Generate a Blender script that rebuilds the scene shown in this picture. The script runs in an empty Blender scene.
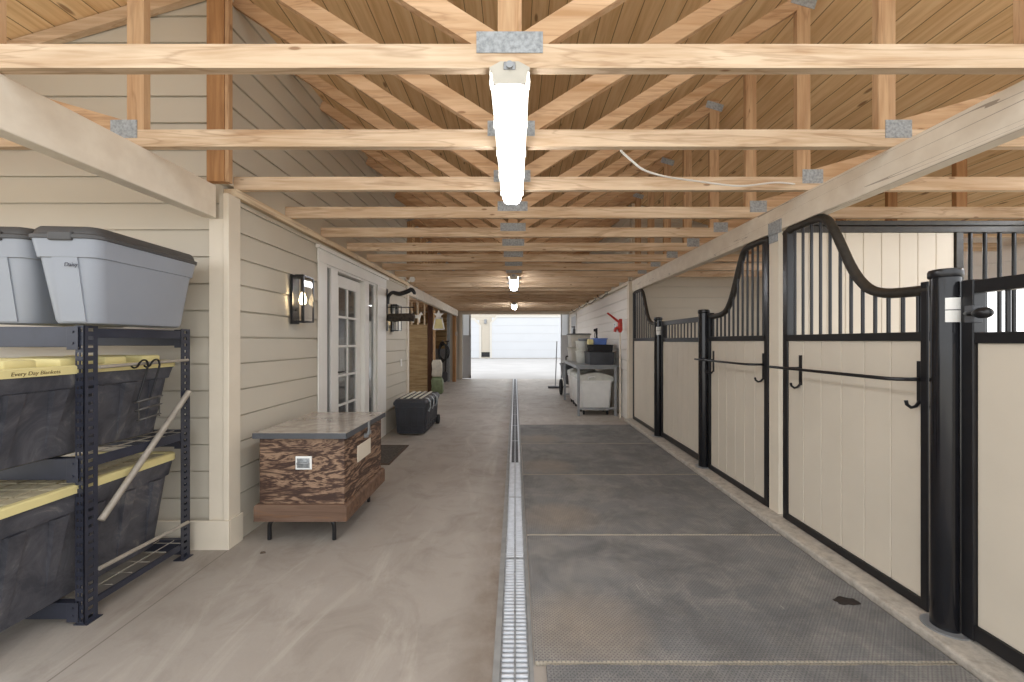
import bpy, bmesh, math, random
from math import sin, cos, pi, radians, sqrt
from mathutils import Vector, Matrix
random.seed(7)
SC = bpy.context.scene
COL = SC.collection

# ------------------------------------------------------------------ helpers
def s2l(r, g, b):
    f = lambda c: (c/255/12.92) if c/255 <= 0.04045 else ((c/255+0.055)/1.055)**2.4
    return (f(r), f(g), f(b), 1.0)

class MB:
    """collects shapes (in world coordinates) into one mesh"""
    def __init__(self): self.bm = bmesh.new()
    def poly(self, vs, fs):
        v = [self.bm.verts.new(p) for p in vs]
        for f in fs:
            try: self.bm.faces.new([v[i] for i in f])
            except ValueError: pass
        return v
    def box(self, x0, x1, y0, y1, z0, z1, bev=0.0):
        vs = [(x, y, z) for z in (z0, z1) for y in (y0, y1) for x in (x0, x1)]
        fs = [(0,2,3,1),(4,5,7,6),(0,1,5,4),(2,6,7,3),(0,4,6,2),(1,3,7,5)]
        v = self.poly(vs, fs)
        if bev > 0:
            es = list({e for q in v for e in q.link_edges})
            bmesh.ops.bevel(self.bm, geom=es, offset=bev, segments=2, affect='EDGES', profile=0.5)
        return self
    def prism(self, pts, axis, a0, a1):
        """polygon pts in the plane normal to axis, extruded a0..a1. x:(y,z) y:(x,z) z:(x,y)"""
        def P(p, a):
            return {'x': (a, p[0], p[1]), 'y': (p[0], a, p[1]), 'z': (p[0], p[1], a)}[axis]
        n = len(pts)
        vs = [P(p, a0) for p in pts] + [P(p, a1) for p in pts]
        fs = [tuple(range(n))[::-1], tuple(range(n, 2*n))] + [(i, (i+1) % n, n+(i+1) % n, n+i) for i in range(n)]
        self.poly(vs, fs); return self
    def bar(self, p, q, w, y0, y1):
        """flat board in the XZ plane from p to q, width w, thickness y0..y1"""
        d = Vector((q[0]-p[0], q[1]-p[1])).normalized(); n = Vector((-d.y, d.x))*w/2
        self.prism([(p[0]-n.x, p[1]-n.y), (q[0]-n.x, q[1]-n.y), (q[0]+n.x, q[1]+n.y), (p[0]+n.x, p[1]+n.y)], 'y', y0, y1)
        return self
    def tube(self, pts, r, seg=8, closed=False):
        pts = [Vector(p) for p in pts]; n = len(pts); rings = []
        rr = r if isinstance(r, (list, tuple)) else [r]*n
        prev = None
        for i, p in enumerate(pts):
            if closed: t = (pts[(i+1) % n]-pts[i-1]).normalized()
            else: t = (pts[min(i+1, n-1)]-pts[max(i-1, 0)]).normalized()
            u = prev - t*prev.dot(t) if prev is not None else None
            if u is None or u.length < 1e-5:
                a = Vector((0, 0, 1)) if abs(t.z) < .9 else Vector((1, 0, 0))
                u = a - t*a.dot(t)
            u.normalize(); prev = u; w = t.cross(u)
            rings.append([self.bm.verts.new(p+(u*cos(2*pi*k/seg)+w*sin(2*pi*k/seg))*rr[i]) for k in range(seg)])
        m = n if closed else n-1
        for i in range(m):
            a, b = rings[i], rings[(i+1) % n]
            for k in range(seg):
                try: self.bm.faces.new((a[k], a[(k+1) % seg], b[(k+1) % seg], b[k]))
                except ValueError: pass
        if not closed:
            self.bm.faces.new(rings[0][::-1]); self.bm.faces.new(rings[-1])
        return self
    def cyl(self, p, q, r, seg=20): return self.tube([p, q], r, seg)
    def loft(self, rings, cap0=True, cap1=True):
        R = [[self.bm.verts.new(p) for p in ring] for ring in rings]; n = len(R[0])
        for a, b in zip(R, R[1:]):
            for k in range(n): self.bm.faces.new((a[k], a[(k+1) % n], b[(k+1) % n], b[k]))
        if cap0: self.bm.faces.new(R[0][::-1])
        if cap1: self.bm.faces.new(R[-1])
        return self
    def lathe(self, prof, cx, cy, seg=24):
        return self.loft([[(cx+r*cos(2*pi*k/seg), cy+r*sin(2*pi*k/seg), z) for k in range(seg)] for r, z in prof])
    def ball(self, c, r, sx=1, sy=1, sz=1, seg=14):
        g = bmesh.ops.create_uvsphere(self.bm, u_segments=seg, v_segments=seg//2+2, radius=r)
        bmesh.ops.transform(self.bm, matrix=Matrix.Translation(c) @ Matrix.Diagonal((sx, sy, sz, 1)), verts=g['verts'])
        return self

def rrect(cx, cy, w, d, r, z, n=5):
    out = []
    for ci, (sx, sy) in enumerate(((1,1),(-1,1),(-1,-1),(1,-1))):
        ox, oy = cx+sx*(w/2-r), cy+sy*(d/2-r)
        for k in range(n):
            a = pi/2*ci + pi/2*k/(n-1)
            out.append((ox+r*cos(a), oy+r*sin(a), z))
    return out

def finish(mb, name, mat, origin=(0,0,0), smooth=None):
    bm = mb.bm
    bmesh.ops.recalc_face_normals(bm, faces=bm.faces[:])
    bmesh.ops.translate(bm, vec=-Vector(origin), verts=bm.verts[:])
    me = bpy.data.meshes.new(name); bm.to_mesh(me); bm.free()
    if mat: me.materials.append(mat)
    if smooth is not None:
        for p in me.polygons: p.use_smooth = True
        try: me.set_sharp_from_angle(angle=radians(smooth))
        except Exception: pass
    o = bpy.data.objects.new(name, me); COL.objects.link(o)
    return o

def tag(o, label, cat, group=None, kind='thing'):
    o['label'] = label; o['category'] = cat; o['kind'] = kind
    if group: o['group'] = group
    return o

def thing(name, loc, label, cat, group=None):
    o = bpy.data.objects.new(name, None); o.location = loc; o.empty_display_size = .1
    COL.objects.link(o); return tag(o, label, cat, group)

def wloc(o):
    v = Vector(o.location)
    return v + (wloc(o.parent) if o.parent else Vector())

def part(root, name, mb, mat, smooth=None, label=None):
    o = finish(mb, name, mat, wloc(root), smooth); o.parent = root
    if label: o['label'] = label
    return o

def solo(name, mb, mat, loc, label, cat, group=None, smooth=None):
    o = finish(mb, name, mat, loc, smooth); o.location = loc
    return tag(o, label, cat, group)

def struct(name, mb, mat, parent=None, smooth=None):
    o = finish(mb, name, mat, wloc(parent) if parent else (0,0,0), smooth)
    if parent: o.parent = parent
    else: o['kind'] = 'structure'
    return o

def copy_tree(root, loc, label, group=None):
    r = root.copy(); COL.objects.link(r); r.location = loc; r['label'] = label
    if group: r['group'] = group
    for ch in root.children:
        c = ch.copy(); COL.objects.link(c); c.parent = r
        for g in ch.children:
            d = g.copy(); COL.objects.link(d); d.parent = c
    return r

ORD = 'first second third fourth fifth sixth seventh eighth ninth tenth eleventh twelfth thirteenth fourteenth fifteenth sixteenth seventeenth eighteenth nineteenth twentieth twenty-first twenty-second twenty-third twenty-fourth'.split()

# ------------------------------------------------------------------ materials
class NT:
    def __init__(self, name):
        self.m = bpy.data.materials.new(name); self.m.use_nodes = True
        self.t = self.m.node_tree; self.b = self.t.nodes['Principled BSDF']
    def n(self, typ, ins=None, **kw):
        nd = self.t.nodes.new(typ)
        for k, v in kw.items(): setattr(nd, k, v)
        for k, v in (ins or {}).items(): self.put(nd, k, v)
        return nd
    def put(self, nd, k, v):
        if isinstance(v, bpy.types.NodeSocket): self.t.links.new(v, nd.inputs[k])
        else: nd.inputs[k].default_value = v
    def math(self, op, a, b=0.0, c=0.0):
        nd = self.n('ShaderNodeMath', operation=op)
        for i, v in enumerate((a, b, c)): self.put(nd, i, v)
        return nd.outputs[0]
    def ramp(self, fac, stops):
        nd = self.n('ShaderNodeValToRGB', {'Fac': fac}); e = nd.color_ramp.elements
        while len(e) < len(stops): e.new(.5)
        for x, (p, c) in zip(e, stops): x.position = p; x.color = c
        return nd.outputs['Color']
    def mix(self, fac, a, b, mode='MIX'):
        nd = self.n('ShaderNodeMix', data_type='RGBA', blend_type=mode)
        self.put(nd, 0, fac); self.put(nd, 6, a); self.put(nd, 7, b); return nd.outputs[2]
    def coords(self, scale=(1,1,1), rnd=False):
        c = self.n('ShaderNodeTexCoord').outputs['Object']
        if rnd:
            r = self.n('ShaderNodeObjectInfo').outputs['Random']
            s = self.math('MULTIPLY', r, 37.0)
            c = self.n('ShaderNodeVectorMath', {0: c, 1: s}, operation='ADD').outputs[0]
        return self.n('ShaderNodeMapping', {'Vector': c, 'Scale': scale}).outputs[0]
    def noise(self, vec, scale, detail=4, rough=.55, dist=0):
        return self.n('ShaderNodeTexNoise', {'Vector': vec, 'Scale': scale, 'Detail': detail, 'Roughness': rough, 'Distortion': dist}).outputs['Fac']
    def bump(self, h, strength=.3, dist=.01):
        self.put(self.b, 'Normal', self.n('ShaderNodeBump', {'Height': h, 'Strength': strength, 'Distance': dist}).outputs[0])
    def set(self, color=None, rough=.6, metal=0, spec=.5):
        if color is not None: self.put(self.b, 'Base Color', color)
        self.put(self.b, 'Roughness', rough); self.put(self.b, 'Metallic', metal)
        self.put(self.b, 'Specular IOR Level', spec)
        return self

def plain(name, rgb, rough=.5, metal=0, var=.08, nscale=9, bump=.0, spec=.5):
    t = NT(name); v = t.coords(rnd=True)
    c = s2l(*rgb); k = 1-var*2
    f = t.noise(v, nscale, 5)
    dark = (c[0]*k, c[1]*k, c[2]*k, 1)
    t.set(t.mix(t.ramp(f, [(.35, (0,0,0,1)), (.65, (1,1,1,1))]), dark, c), rough, metal, spec)
    if bump: t.bump(t.noise(v, nscale*8, 3), bump, .004)
    return t.m

def lumber(name, rgb, dark, axis='x', rough=.75, knots=True, contrast=1.0):
    t = NT(name)
    sc = {'x': (.6, 9, 9), 'y': (9, .6, 9), 'z': (9, 9, .6)}[axis]
    v = t.coords(sc, rnd=True)
    g = t.noise(v, 2.6, 6, .6, .6)
    base = t.ramp(g, [(.30, s2l(*dark)), (.30+.28/contrast, s2l(*rgb)), (.8, s2l(*[min(255, c*1.05) for c in rgb]))])
    big = t.noise(t.coords((1.1,1.1,1.1), rnd=True), 1.3, 3)
    base = t.mix(t.math('MULTIPLY', t.math('SUBTRACT', big, .42), 1.6), base, s2l(*dark))
    sv = {'x': (.5, 6, 6), 'y': (6, .5, 6), 'z': (6, 6, .5)}[axis]
    st = t.noise(t.coords(sv, rnd=True), 1.5, 4, .55, .6)
    ln = t.math('SUBTRACT', 1.0, t.math('MULTIPLY', t.math('ABSOLUTE', t.math('SUBTRACT', st, .5)), 40.0))
    base = t.mix(t.math('MULTIPLY', t.math('MAXIMUM', ln, 0.0), .35), base, s2l(134, 94, 62))
    base = t.mix(t.math('MULTIPLY', t.ramp(st, [(.55, (0,0,0,1)), (.75, (1,1,1,1))]), .5), base, s2l(*[d*.88 for d in dark]))
    if knots:
        sk = {'x': (1, 3.2, 3.2), 'y': (3.2, 1, 3.2), 'z': (3.2, 3.2, 1)}[axis]
        vo = t.n('ShaderNodeTexVoronoi', {'Vector': t.coords(sk, rnd=True), 'Scale': 3.0}).outputs['Distance']
        kf = t.ramp(vo, [(.05, (1,1,1,1)), (.085, (0,0,0,1))])
        base = t.mix(t.math('MULTIPLY', kf, .7), base, s2l(118, 78, 46))
    t.set(base, rough, 0, .3); t.bump(g, .25, .004)
    return t.m

M = {}
M['lumber_x'] = lumber('lumber_along_x', (222,199,170), (190,158,124), 'x')
M['lumber_z'] = lumber('lumber_along_z', (204,170,132), (176,136,98), 'z')
M['lumber_web'] = lumber('lumber_web', (208,174,138), (178,138,98), 'x')
M['lumber_dark'] = lumber('lumber_brown', (182,138,94), (150,108,70), 'z')
M['lumber_y'] = lumber('lumber_along_y', (230,212,184), (208,182,146), 'y')
M['barnwood'] = lumber('barn_planks', (184,160,120), (140,112,76), 'x')
M['darkwood'] = lumber('dark_post', (84,54,38), (56,36,26), 'z', knots=False)
t = NT('cream_painted_beam'); f = t.noise(t.coords((4,.16,4), rnd=True), 1.6, 3, .5, .2)
ck = t.math('LESS_THAN', t.math('ABSOLUTE', t.math('SUBTRACT', f, .52)), .0028)
col = t.mix(t.ramp(t.noise(t.coords((3,3,3)), 3, 5), [(.35, (0,0,0,1)), (.7, (1,1,1,1))]), s2l(218,206,188), s2l(230,220,203))
t.set(t.mix(t.math('MULTIPLY', ck, .6), col, s2l(110,92,74)), .6); t.bump(t.math('SUBTRACT', t.math('MULTIPLY', f, .3), ck), .3, .006); M['cream_beam'] = t.m
M['siding'] = plain('cream_siding', (199,191,175), .55, var=.025, nscale=1.4, bump=.05)
M['siding_pale'] = plain('pale_siding', (236,230,221), .5, var=.03, nscale=1.4, bump=.05)
M['trim'] = plain('cream_trim', (222,211,192), .5, var=.03, nscale=4)
M['white'] = plain('white_paint', (238,236,230), .4, var=.02, nscale=4)
M['stall_board'] = plain('stall_boards', (214,204,187), .5, var=.03, nscale=2.2, bump=.04)
M['black'] = plain('black_powder_coat', (28,28,31), .28, 0, var=.15, nscale=14, bump=.06)
M['black_gloss'] = plain('black_gloss_post', (24,24,28), .16, 0, var=.15, nscale=14)
M['black_tube'] = plain('black_weathered_tube', (52,47,40), .5, 0, var=.25, nscale=30, bump=.1)
M['black_plastic'] = plain('black_plastic', (58,60,66), .5, 0, var=.12, nscale=8)
M['navy_steel'] = plain('blue_black_steel', (54,57,70), .4, .1, var=.1, nscale=10)
M['galv'] = plain('galvanised', (172,176,178), .45, .5, var=.2, nscale=60, bump=.1)
M['plate'] = plain('truss_plate', (178,183,186), .55, 0, var=.2, nscale=70, bump=.6)
M['steel'] = plain('grey_steel', (150,152,154), .4, .4, var=.08)
M['grey_rod'] = plain('grey_rod', (168,160,148), .5, .1, var=.1, nscale=20)
M['grate'] = plain('grate_metal', (198,202,208), .45, .15, var=.08, nscale=20)
M['channel'] = plain('drain_channel', (146,146,144), .8, 0, var=.1, nscale=14)
M['slot_shade'] = plain('drain_shadow_gap', (58,58,58), .9, 0)
M['tote_grey'] = plain('grey_plastic', (148,153,162), .4, 0, var=.03, nscale=3)
M['lid_grey'] = plain('dark_grey_lid', (72,71,71), .5, 0, var=.1, nscale=10)
M['dusty'] = plain('dusty_yellow_plastic', (190,178,148), .7, var=.15, nscale=14)
M['tote_black'] = None
M['yellow'] = plain('yellow_plastic', (222,209,150), .55, 0, var=.05, nscale=6)
M['trunk_trim'] = lumber('trunk_plinth', (120,96,80), (88,66,52), 'x', knots=False)
M['bulb'] = None
M['red'] = plain('red_enamel', (196,54,42), .4)
M['blue'] = plain('blue_plastic', (92,124,196), .4)
M['beige_plastic'] = plain('beige_plastic', (196,190,176), .45)
M['clear_tub'] = plain('cloudy_tub', (214,214,204), .35)
M['white_plastic'] = plain('white_plastic', (240,240,237), .4, var=.03)
M['rubber'] = plain('tyre_rubber', (34,34,36), .8)
M['green_bag'] = plain('green_feed_sack', (120,132,96), .6, var=.15, nscale=12)
M['sack'] = plain('white_feed_sack', (212,206,190), .6, var=.1, nscale=12)
M['ink'] = plain('marker_ink', (60,60,72), .6)
M['wire'] = plain('dark_wire', (92,90,88), .35, .5)
M['ink_brown'] = plain('marker_ink_brown', (112,96,56), .6)
M['grey_door'] = plain('grey_door_panel', (192,194,198), .6, var=.03)
M['doormat'] = plain('doormat', (92,84,76), .95, var=.3, nscale=40, bump=.4)
M['leaf'] = plain('dry_leaf', (84,68,54), .8)
M['clod'] = plain('dark_clod', (46,38,33), .95, var=.2, nscale=40)
M['vent'] = plain('dark_vent', (82,84,88), .6)
M['log'] = plain('log_bark', (74,66,58), .9, var=.3, nscale=24, bump=.4)
M['garage'] = plain('garage_door_paint', (200,202,205), .6, var=.01, nscale=1)
M['garage_trim'] = plain('garage_trim', (206,202,194), .6, var=.02)
M['outwall'] = plain('garage_siding', (192,183,168), .6, var=.02)

def emis(name, rgb, st):
    t = NT(name); t.set(s2l(*rgb), .4); t.put(t.b, 'Emission Color', s2l(*rgb)); t.put(t.b, 'Emission Strength', st); return t.m
M['lens_far'] = emis('lit_diffuser_far', (248,250,255), 24.0)
M['lens'] = emis('lit_diffuser', (248,250,255), 13.0)
M['bulb'] = emis('lit_bulb', (255,226,176), 22.0)

t = NT('clear_glass'); t.set((1,1,1,1), .02); t.put(t.b, 'Transmission Weight', 1.0); t.put(t.b, 'IOR', 1.45); M['glass'] = t.m
t = NT('door_glass'); t.set((.9,.92,.92,1), .01); t.put(t.b, 'Transmission Weight', .9); t.put(t.b, 'IOR', 1.65); M['door_glass'] = t.m
t = NT('frosted_pane'); t.set(s2l(236,240,244), .3); t.put(t.b, 'Transmission Weight', .6); M['pane'] = t.m

# black tote plastic with scuffs
t = NT('scuffed_black_plastic'); v = t.coords((1,1,1), rnd=True)
f = t.noise(v, 5, 8, .7, 1.2); c = t.ramp(f, [(.4, s2l(60,61,68)), (.58, s2l(84,84,90)), (.72, s2l(126,123,120))])
t.set(c, .5); M['tote_black'] = t.m

# concrete
t = NT('concrete_floor'); v = t.coords()
a = t.noise(v, .55, 6, .6, .4); b = t.noise(v, 3.2, 8, .65, .8); c = t.noise(v, 60, 4, .6)
col = t.ramp(a, [(.3, s2l(150,141,131)), (.5, s2l(164,156,147)), (.72, s2l(178,171,163))])
col = t.mix(t.math('MULTIPLY', t.ramp(b, [(.48, (0,0,0,1)), (.75, (1,1,1,1))]), .6), col, s2l(126,116,105))
col = t.mix(t.math('MULTIPLY', t.ramp(t.noise(t.coords((1.5,.35,1)), 2.0, 6, .7, 1.0), [(.54, (0,0,0,1)), (.7, (1,1,1,1))]), .5), col, s2l(194,187,177))
col = t.mix(t.math('MULTIPLY', c, .15), col, s2l(120,112,102))
sp = t.n('ShaderNodeSeparateXYZ', {0: v}); X, Y_ = sp.outputs[0], sp.outputs[1]
edge = t.math('SUBTRACT', 1.0, t.math('MULTIPLY', t.math('ABSOLUTE', t.math('ADD', X, .10)), 5.0))
edge = t.math('MAXIMUM', t.math('MULTIPLY', edge, t.math('ADD', t.noise(v, 7, 6, .7), .05)), 0.0)
col = t.mix(t.math('MULTIPLY', edge, 1.1), col, s2l(104,88,72))
jn = t.math('LESS_THAN', t.math('ABSOLUTE', t.math('ADD', X, 1.88)), .004)
col = t.mix(t.math('MULTIPLY', t.math('MULTIPLY', jn, t.math('LESS_THAN', Y_, 2.62)), .6), col, s2l(96,86,76))
t.set(col, t.math('ADD', .40, t.math('MULTIPLY', b, .3)), 0, .5); t.bump(t.math('ADD', c, b), .12, .006); M['concrete'] = t.m
t = NT('pale_bounce_ground'); v = t.coords(); t.set(t.ramp(t.noise(v, 1.5, 5), [(.3, s2l(216,208,194)), (.7, s2l(232,226,214))]), .9); M['bounce_ground'] = t.m  # pale tone chosen to throw light up at the roof boards
t = NT('kerb_concrete'); v = t.coords(); c = t.noise(v, 18, 6, .7)
t.set(t.ramp(c, [(.3, s2l(150,143,133)), (.6, s2l(188,180,168))]), .85); t.bump(c, .5, .01); M['kerb'] = t.m
t = NT('outside_concrete'); v = t.coords(); c = t.noise(v, .7, 5)
t.set(t.ramp(c, [(.3, s2l(164,162,161)), (.7, s2l(176,174,173))]), .8); M['outside'] = t.m

# rubber mat with studs, dust and worn patches
t = NT('rubber_mat')
v = t.coords(); sep = t.n('ShaderNodeSeparateXYZ', {0: v})
P = 2*pi/.019
sx = t.math('SINE', t.math('MULTIPLY', t.math('ADD', sep.outputs[0], sep.outputs[1]), P*.7071))
sy = t.math('SINE', t.math('MULTIPLY', t.math('SUBTRACT', sep.outputs[0], sep.outputs[1]), P*.7071))
studs = t.math('MAXIMUM', t.math('MULTIPLY', sx, sy), 0.0)
vr = t.coords((1,1,1), rnd=True)
big = t.noise(vr, .9, 6, .65, .6); mid = t.noise(vr, 5, 8, .75, .5); fine = t.noise(vr, 120, 3, .8)
col = t.ramp(big, [(.32, s2l(112,112,112)), (.55, s2l(130,129,128)), (.74, s2l(152,148,142))])
col = t.mix(t.math('MULTIPLY', t.ramp(mid, [(.46, (0,0,0,1)), (.72, (1,1,1,1))]), .6), col, s2l(166,161,152))
scf = t.noise(t.coords((7,1.6,1), rnd=True), 2.2, 6, .75, 1.4)
col = t.mix(t.math('MULTIPLY', t.ramp(scf, [(.62, (0,0,0,1)), (.72, (1,1,1,1))]), .55), col, s2l(182,177,168))
drk = t.noise(vr, 2.1, 6, .7, .4)
col = t.mix(t.math('MULTIPLY', t.ramp(drk, [(.48, (0,0,0,1)), (.66, (1,1,1,1))]), .6), col, s2l(88,88,88))
col = t.mix(t.math('MULTIPLY', t.ramp(fine, [(.58, (0,0,0,1)), (.72, (1,1,1,1))]), .5), col, s2l(176,168,156))
col = t.mix(t.math('MULTIPLY', t.ramp(studs, [(.35, (0,0,0,1)), (.7, (1,1,1,1))]), .35), col, s2l(70,69,68))
lx, ly = sep.outputs[0], sep.outputs[1]
dx = t.math('DIVIDE', t.math('ADD', lx, .62), .34); dy = t.math('DIVIDE', t.math('ADD', ly, .34), .30)
pt = t.math('SUBTRACT', 1.0, t.math('ADD', t.math('MULTIPLY', dx, dx), t.math('MULTIPLY', dy, dy)))
pt = t.math('MAXIMUM', t.math('MULTIPLY', pt, t.math('ADD', mid, .25)), 0.0)
col = t.mix(t.math('MULTIPLY', pt, .75), col, s2l(158,144,128))
eg = t.math('MULTIPLY', t.math('ADD', fine, .3), t.math('GREATER_THAN', t.math('ADD', t.math('ABSOLUTE', t.math('SUBTRACT', t.n('ShaderNodeSeparateXYZ', {0: t.n('ShaderNodeTexCoord').outputs['Generated']}).outputs[1], .5)), t.math('MULTIPLY', mid, .022)), .505))
col = t.mix(t.math('MULTIPLY', eg, .7), col, s2l(184,172,150))
ch = t.math('MULTIPLY', t.math('ADD', t.math('MULTIPLY', t.math('SINE', t.math('MULTIPLY', lx, P)), t.math('SINE', t.math('MULTIPLY', ly, P))), 1.0), .5)
col = t.mix(t.math('MULTIPLY', t.ramp(ch, [(.55, (0,0,0,1)), (.9, (1,1,1,1))]), .5), col, s2l(66,66,67))
t.set(col, .7, 0, .3); t.bump(studs, .6, .004); M['mat'] = t.m

# roof sheathing: boards running along Y
t = NT('roof_boards')
v = t.coords(); sep = t.n('ShaderNodeSeparateXYZ', {0: v})
u = t.math('DIVIDE', sep.outputs[0], .145); cell = t.math('FLOOR', u); fr = t.math('SUBTRACT', u, cell)
rnd = t.n('ShaderNodeTexWhiteNoise', {'W': cell}, noise_dimensions='1D').outputs['Value']
off = t.n('ShaderNodeCombineXYZ', {0: t.math('MULTIPLY', sep.outputs[0], 8.0), 1: t.math('ADD', t.math('MULTIPLY', sep.outputs[1], .55), t.math('MULTIPLY', rnd, 60.0)), 2: rnd})
g = t.noise(off.outputs[0], 2.4, 6, .6, .7)
col = t.ramp(g, [(.28, s2l(212,172,122)), (.55, s2l(238,204,156)), (.8, s2l(246,220,178))])
col = t.mix(t.math('MULTIPLY', rnd, .35), col, s2l(216,174,124))
kn = t.n('ShaderNodeTexVoronoi', {'Vector': t.n('ShaderNodeCombineXYZ', {0: t.math('MULTIPLY', sep.outputs[0], 7.0), 1: t.math('ADD', t.math('MULTIPLY', sep.outputs[1], 2.2), t.math('MULTIPLY', rnd, 9.0))}).outputs[0], 'Scale': 1.0}).outputs['Distance']
col = t.mix(t.math('MULTIPLY', t.ramp(kn, [(.07, (1,1,1,1)), (.13, (0,0,0,1))]), .7), col, s2l(118,74,42))
gap = t.math('LESS_THAN', fr, .05)
col = t.mix(t.math('MULTIPLY', gap, .75), col, s2l(112,78,46))
t.set(col, .75, 0, .25); t.bump(t.math('SUBTRACT', t.math('MULTIPLY', g, .3), gap), .5, .01); M['roof'] = t.m

# stained plywood of the trunk
t = NT('stained_plywood'); v = t.coords((.9, .9, 4.0), rnd=True)
f = t.noise(v, 1.9, 5, .55, 1.6); f2 = t.noise(t.coords((4,4,30)), 3.0, 4, .6, .8)
s = t.math('ADD', t.math('MULTIPLY', f, .85), t.math('MULTIPLY', f2, .15))
w = t.math('SINE', t.math('MULTIPLY', s, 46.0))
col = t.ramp(t.math('ADD', t.math('MULTIPLY', w, .32), .5), [(.2, s2l(64,46,38)), (.5, s2l(98,74,60)), (.85, s2l(158,130,106))])
col = t.mix(t.math('MULTIPLY', t.ramp(t.noise(t.coords((2,2,3)), 2.4, 5, .6), [(.45, (0,0,0,1)), (.65, (1,1,1,1))]), .5), col, s2l(66,46,37))
t.set(col, .55, 0, .4); t.bump(w, .15, .004); M['plywood'] = t.m
t = NT('trunk_metal_top'); v = t.coords(); f = t.noise(v, 7, 7, .7, .5)
t.set(t.ramp(f, [(.35, s2l(166,157,146)), (.6, s2l(196,189,179)), (.75, s2l(208,203,195))]), t.math('ADD', t.math('MULTIPLY', f, .3), .02), .35); M['metal_top'] = t.m

# ------------------------------------------------------------------ dimensions
CX = -.02                    # the middle of the aisle
RIDGE, SL = 4.355, .30        # underside of roof boards
def roofz(x): return RIDGE - SL*abs(x-CX)
WL, WR = -1.91, 1.97         # aisle faces of the two side walls
BEAM0, BEAM1 = 2.20, 2.40
EAVE = 5.7

# ------------------------------------------------------------------ setting
m = MB()
m.box(-5.9, -.092, -3.5, 14.5, -.12, 0)
m.box(.078, 5.9, -3.5, 14.5, -.12, 0)
m.box(-.092, .078, -3.5, 14.5, -.12, -.055)
m.box(-.092, .078, -3.5, .5, -.055, 0)
struct('floor', m, M['concrete'])
m = MB(); m.box(-.092, -.0625, .5, 14.45, -.055, .004); m.box(.0605, .078, .5, 14.45, -.055, .002)
struct('trim_1', m, M['channel'])
m = MB(); m.box(-40, 40, 14.5, 60, -.15, -.02)
struct('ground', m, M['outside'])
m = MB(); m.box(-40, -5.9, -30, 14.5, -.15, -.03); m.box(5.9, 40, -30, 14.5, -.15, -.03); m.box(-5.9, 5.9, -30, -3.5, -.15, -.02)
struct('ground_bounce', m, M['bounce_ground'])  # unseen ground beside and behind, kept pale to bounce daylight upward
# roof boards
m = MB()
for s in (-1, 1):
    m.prism([(CX, RIDGE), (CX+s*EAVE, RIDGE-SL*EAVE), (CX+s*EAVE, RIDGE-SL*EAVE+.04), (CX, RIDGE+.04)], 'y', .3, 14.75)
struct('ceiling', m, M['roof'])

def siding_x(m, X, face, y0, y1, z0, z1, pitch=.18, back=.05):
    """lap siding on a wall in the plane x=X looking toward `face`"""
    z = z0
    while z < z1-.005:
        t_ = min(z+pitch, z1)
        m.prism([(X-face*back, z), (X+face*.012, z), (X+face*.012, z+.012), (X+face*.003, t_-.012), (X-face*.006, t_-.006), (X-face*.006, t_), (X-face*back, t_)], 'y', y0, y1)
        z = t_
def siding_y(m, Y, face, x0, x1, z0, z1, pitch=.18, back=.05, clip=False):
    z = z0
    while z < z1-.005:
        t_ = min(z+pitch, z1)
        def ext(zz):
            if not clip: return x0, x1
            lim = (RIDGE-.005-zz)/SL
            return max(x0, CX-lim), min(x1, CX+lim)
        def band(a, b, ya, yb):          # ya face y at a, yb face y at b
            (ax0, ax1), (bx0, bx1) = ext(a), ext(b)
            if bx1 <= bx0: return
            m.poly([(ax0,ya,a),(ax1,ya,a),(bx1,yb,b),(bx0,yb,b),(ax0,Y-face*back,a),(ax1,Y-face*back,a),(bx1,Y-face*back,b),(bx0,Y-face*back,b)],
                   [(0,1,2,3),(4,7,6,5),(0,4,5,1),(1,5,6,2),(2,6,7,3),(3,7,4,0)])
        band(z, t_-.012, Y+face*.012, Y+face*.003)
        band(t_-.012, t_, Y-face*.006, Y-face*.006)
        z = t_

DY0, DY1, DZ1 = 4.00, 5.66, 2.16      # french door opening
m = MB()
siding_x(m, WL, 1, 2.65, DY0, .14, 2.34)
siding_x(m, WL, 1, DY1, 7.12, .14, 2.34)
siding_x(m, WL, 1, DY0, DY1, DZ1, 2.34, pitch=.18)
m.box(WL-.05, WL+.014, 2.65, DY0, 0, .14); m.box(WL-.05, WL+.014, DY1, 7.12, 0, .14)
struct('wall_left', m, M['siding'])
m = MB(); siding_x(m, WL-.02, 1, 2.66, 7.12, 2.42, 3.79, .18)
struct('wall_left_upper', m, M['siding'])
m = MB(); siding_y(m, 2.70, -1, -5.6, WL-.055, .14, 4.0, .18, clip=True); m.box(-5.6, WL-.055, 2.684, 2.75, 0, .14)
struct('wall_left_front', m, M['siding'])
m = MB(); siding_y(m, 7.12, 1, -5.6, WL-.055, .0, 4.0, .18, clip=True)
struct('wall_left_rear', m, M['siding'])
# corner boards, caps and the rake trim
m = MB()
m.box(WL-.115, WL-.0145, 2.646, 2.683, 0, BEAM0-.02, .003); m.box(WL-.012, WL+.024, 2.634, 2.75, 0, 2.345, .004)
m.box(WL-.01, WL+.022, 7.02, 7.135, 0, 2.345)
struct('trim_2', m, M['trim'])
m = MB(); m.box(-5.6, WL+.036, 2.618, 2.633, 0, .19, .003); m.box(WL+.0245, WL+.036, 2.634, 2.76, 0, .19, .002)
struct('baseboard_corner', m, M['trim'])
m = MB(); m.box(WL-.12, WL+.03, 2.70, 7.135, 2.345, 2.398)
struct('trim_3', m, M['lumber_y'])
m = MB()
x0_, x1_ = CX-4.6, CX-2.05
m.prism([(x0_, roofz(x0_)-.085), (x1_, roofz(x1_)-.085), (x1_, roofz(x1_)-.005), (x0_, roofz(x0_)-.005)], 'y', 2.64, 2.684)
struct('trim_4', m, M['lumber_x'])
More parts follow.
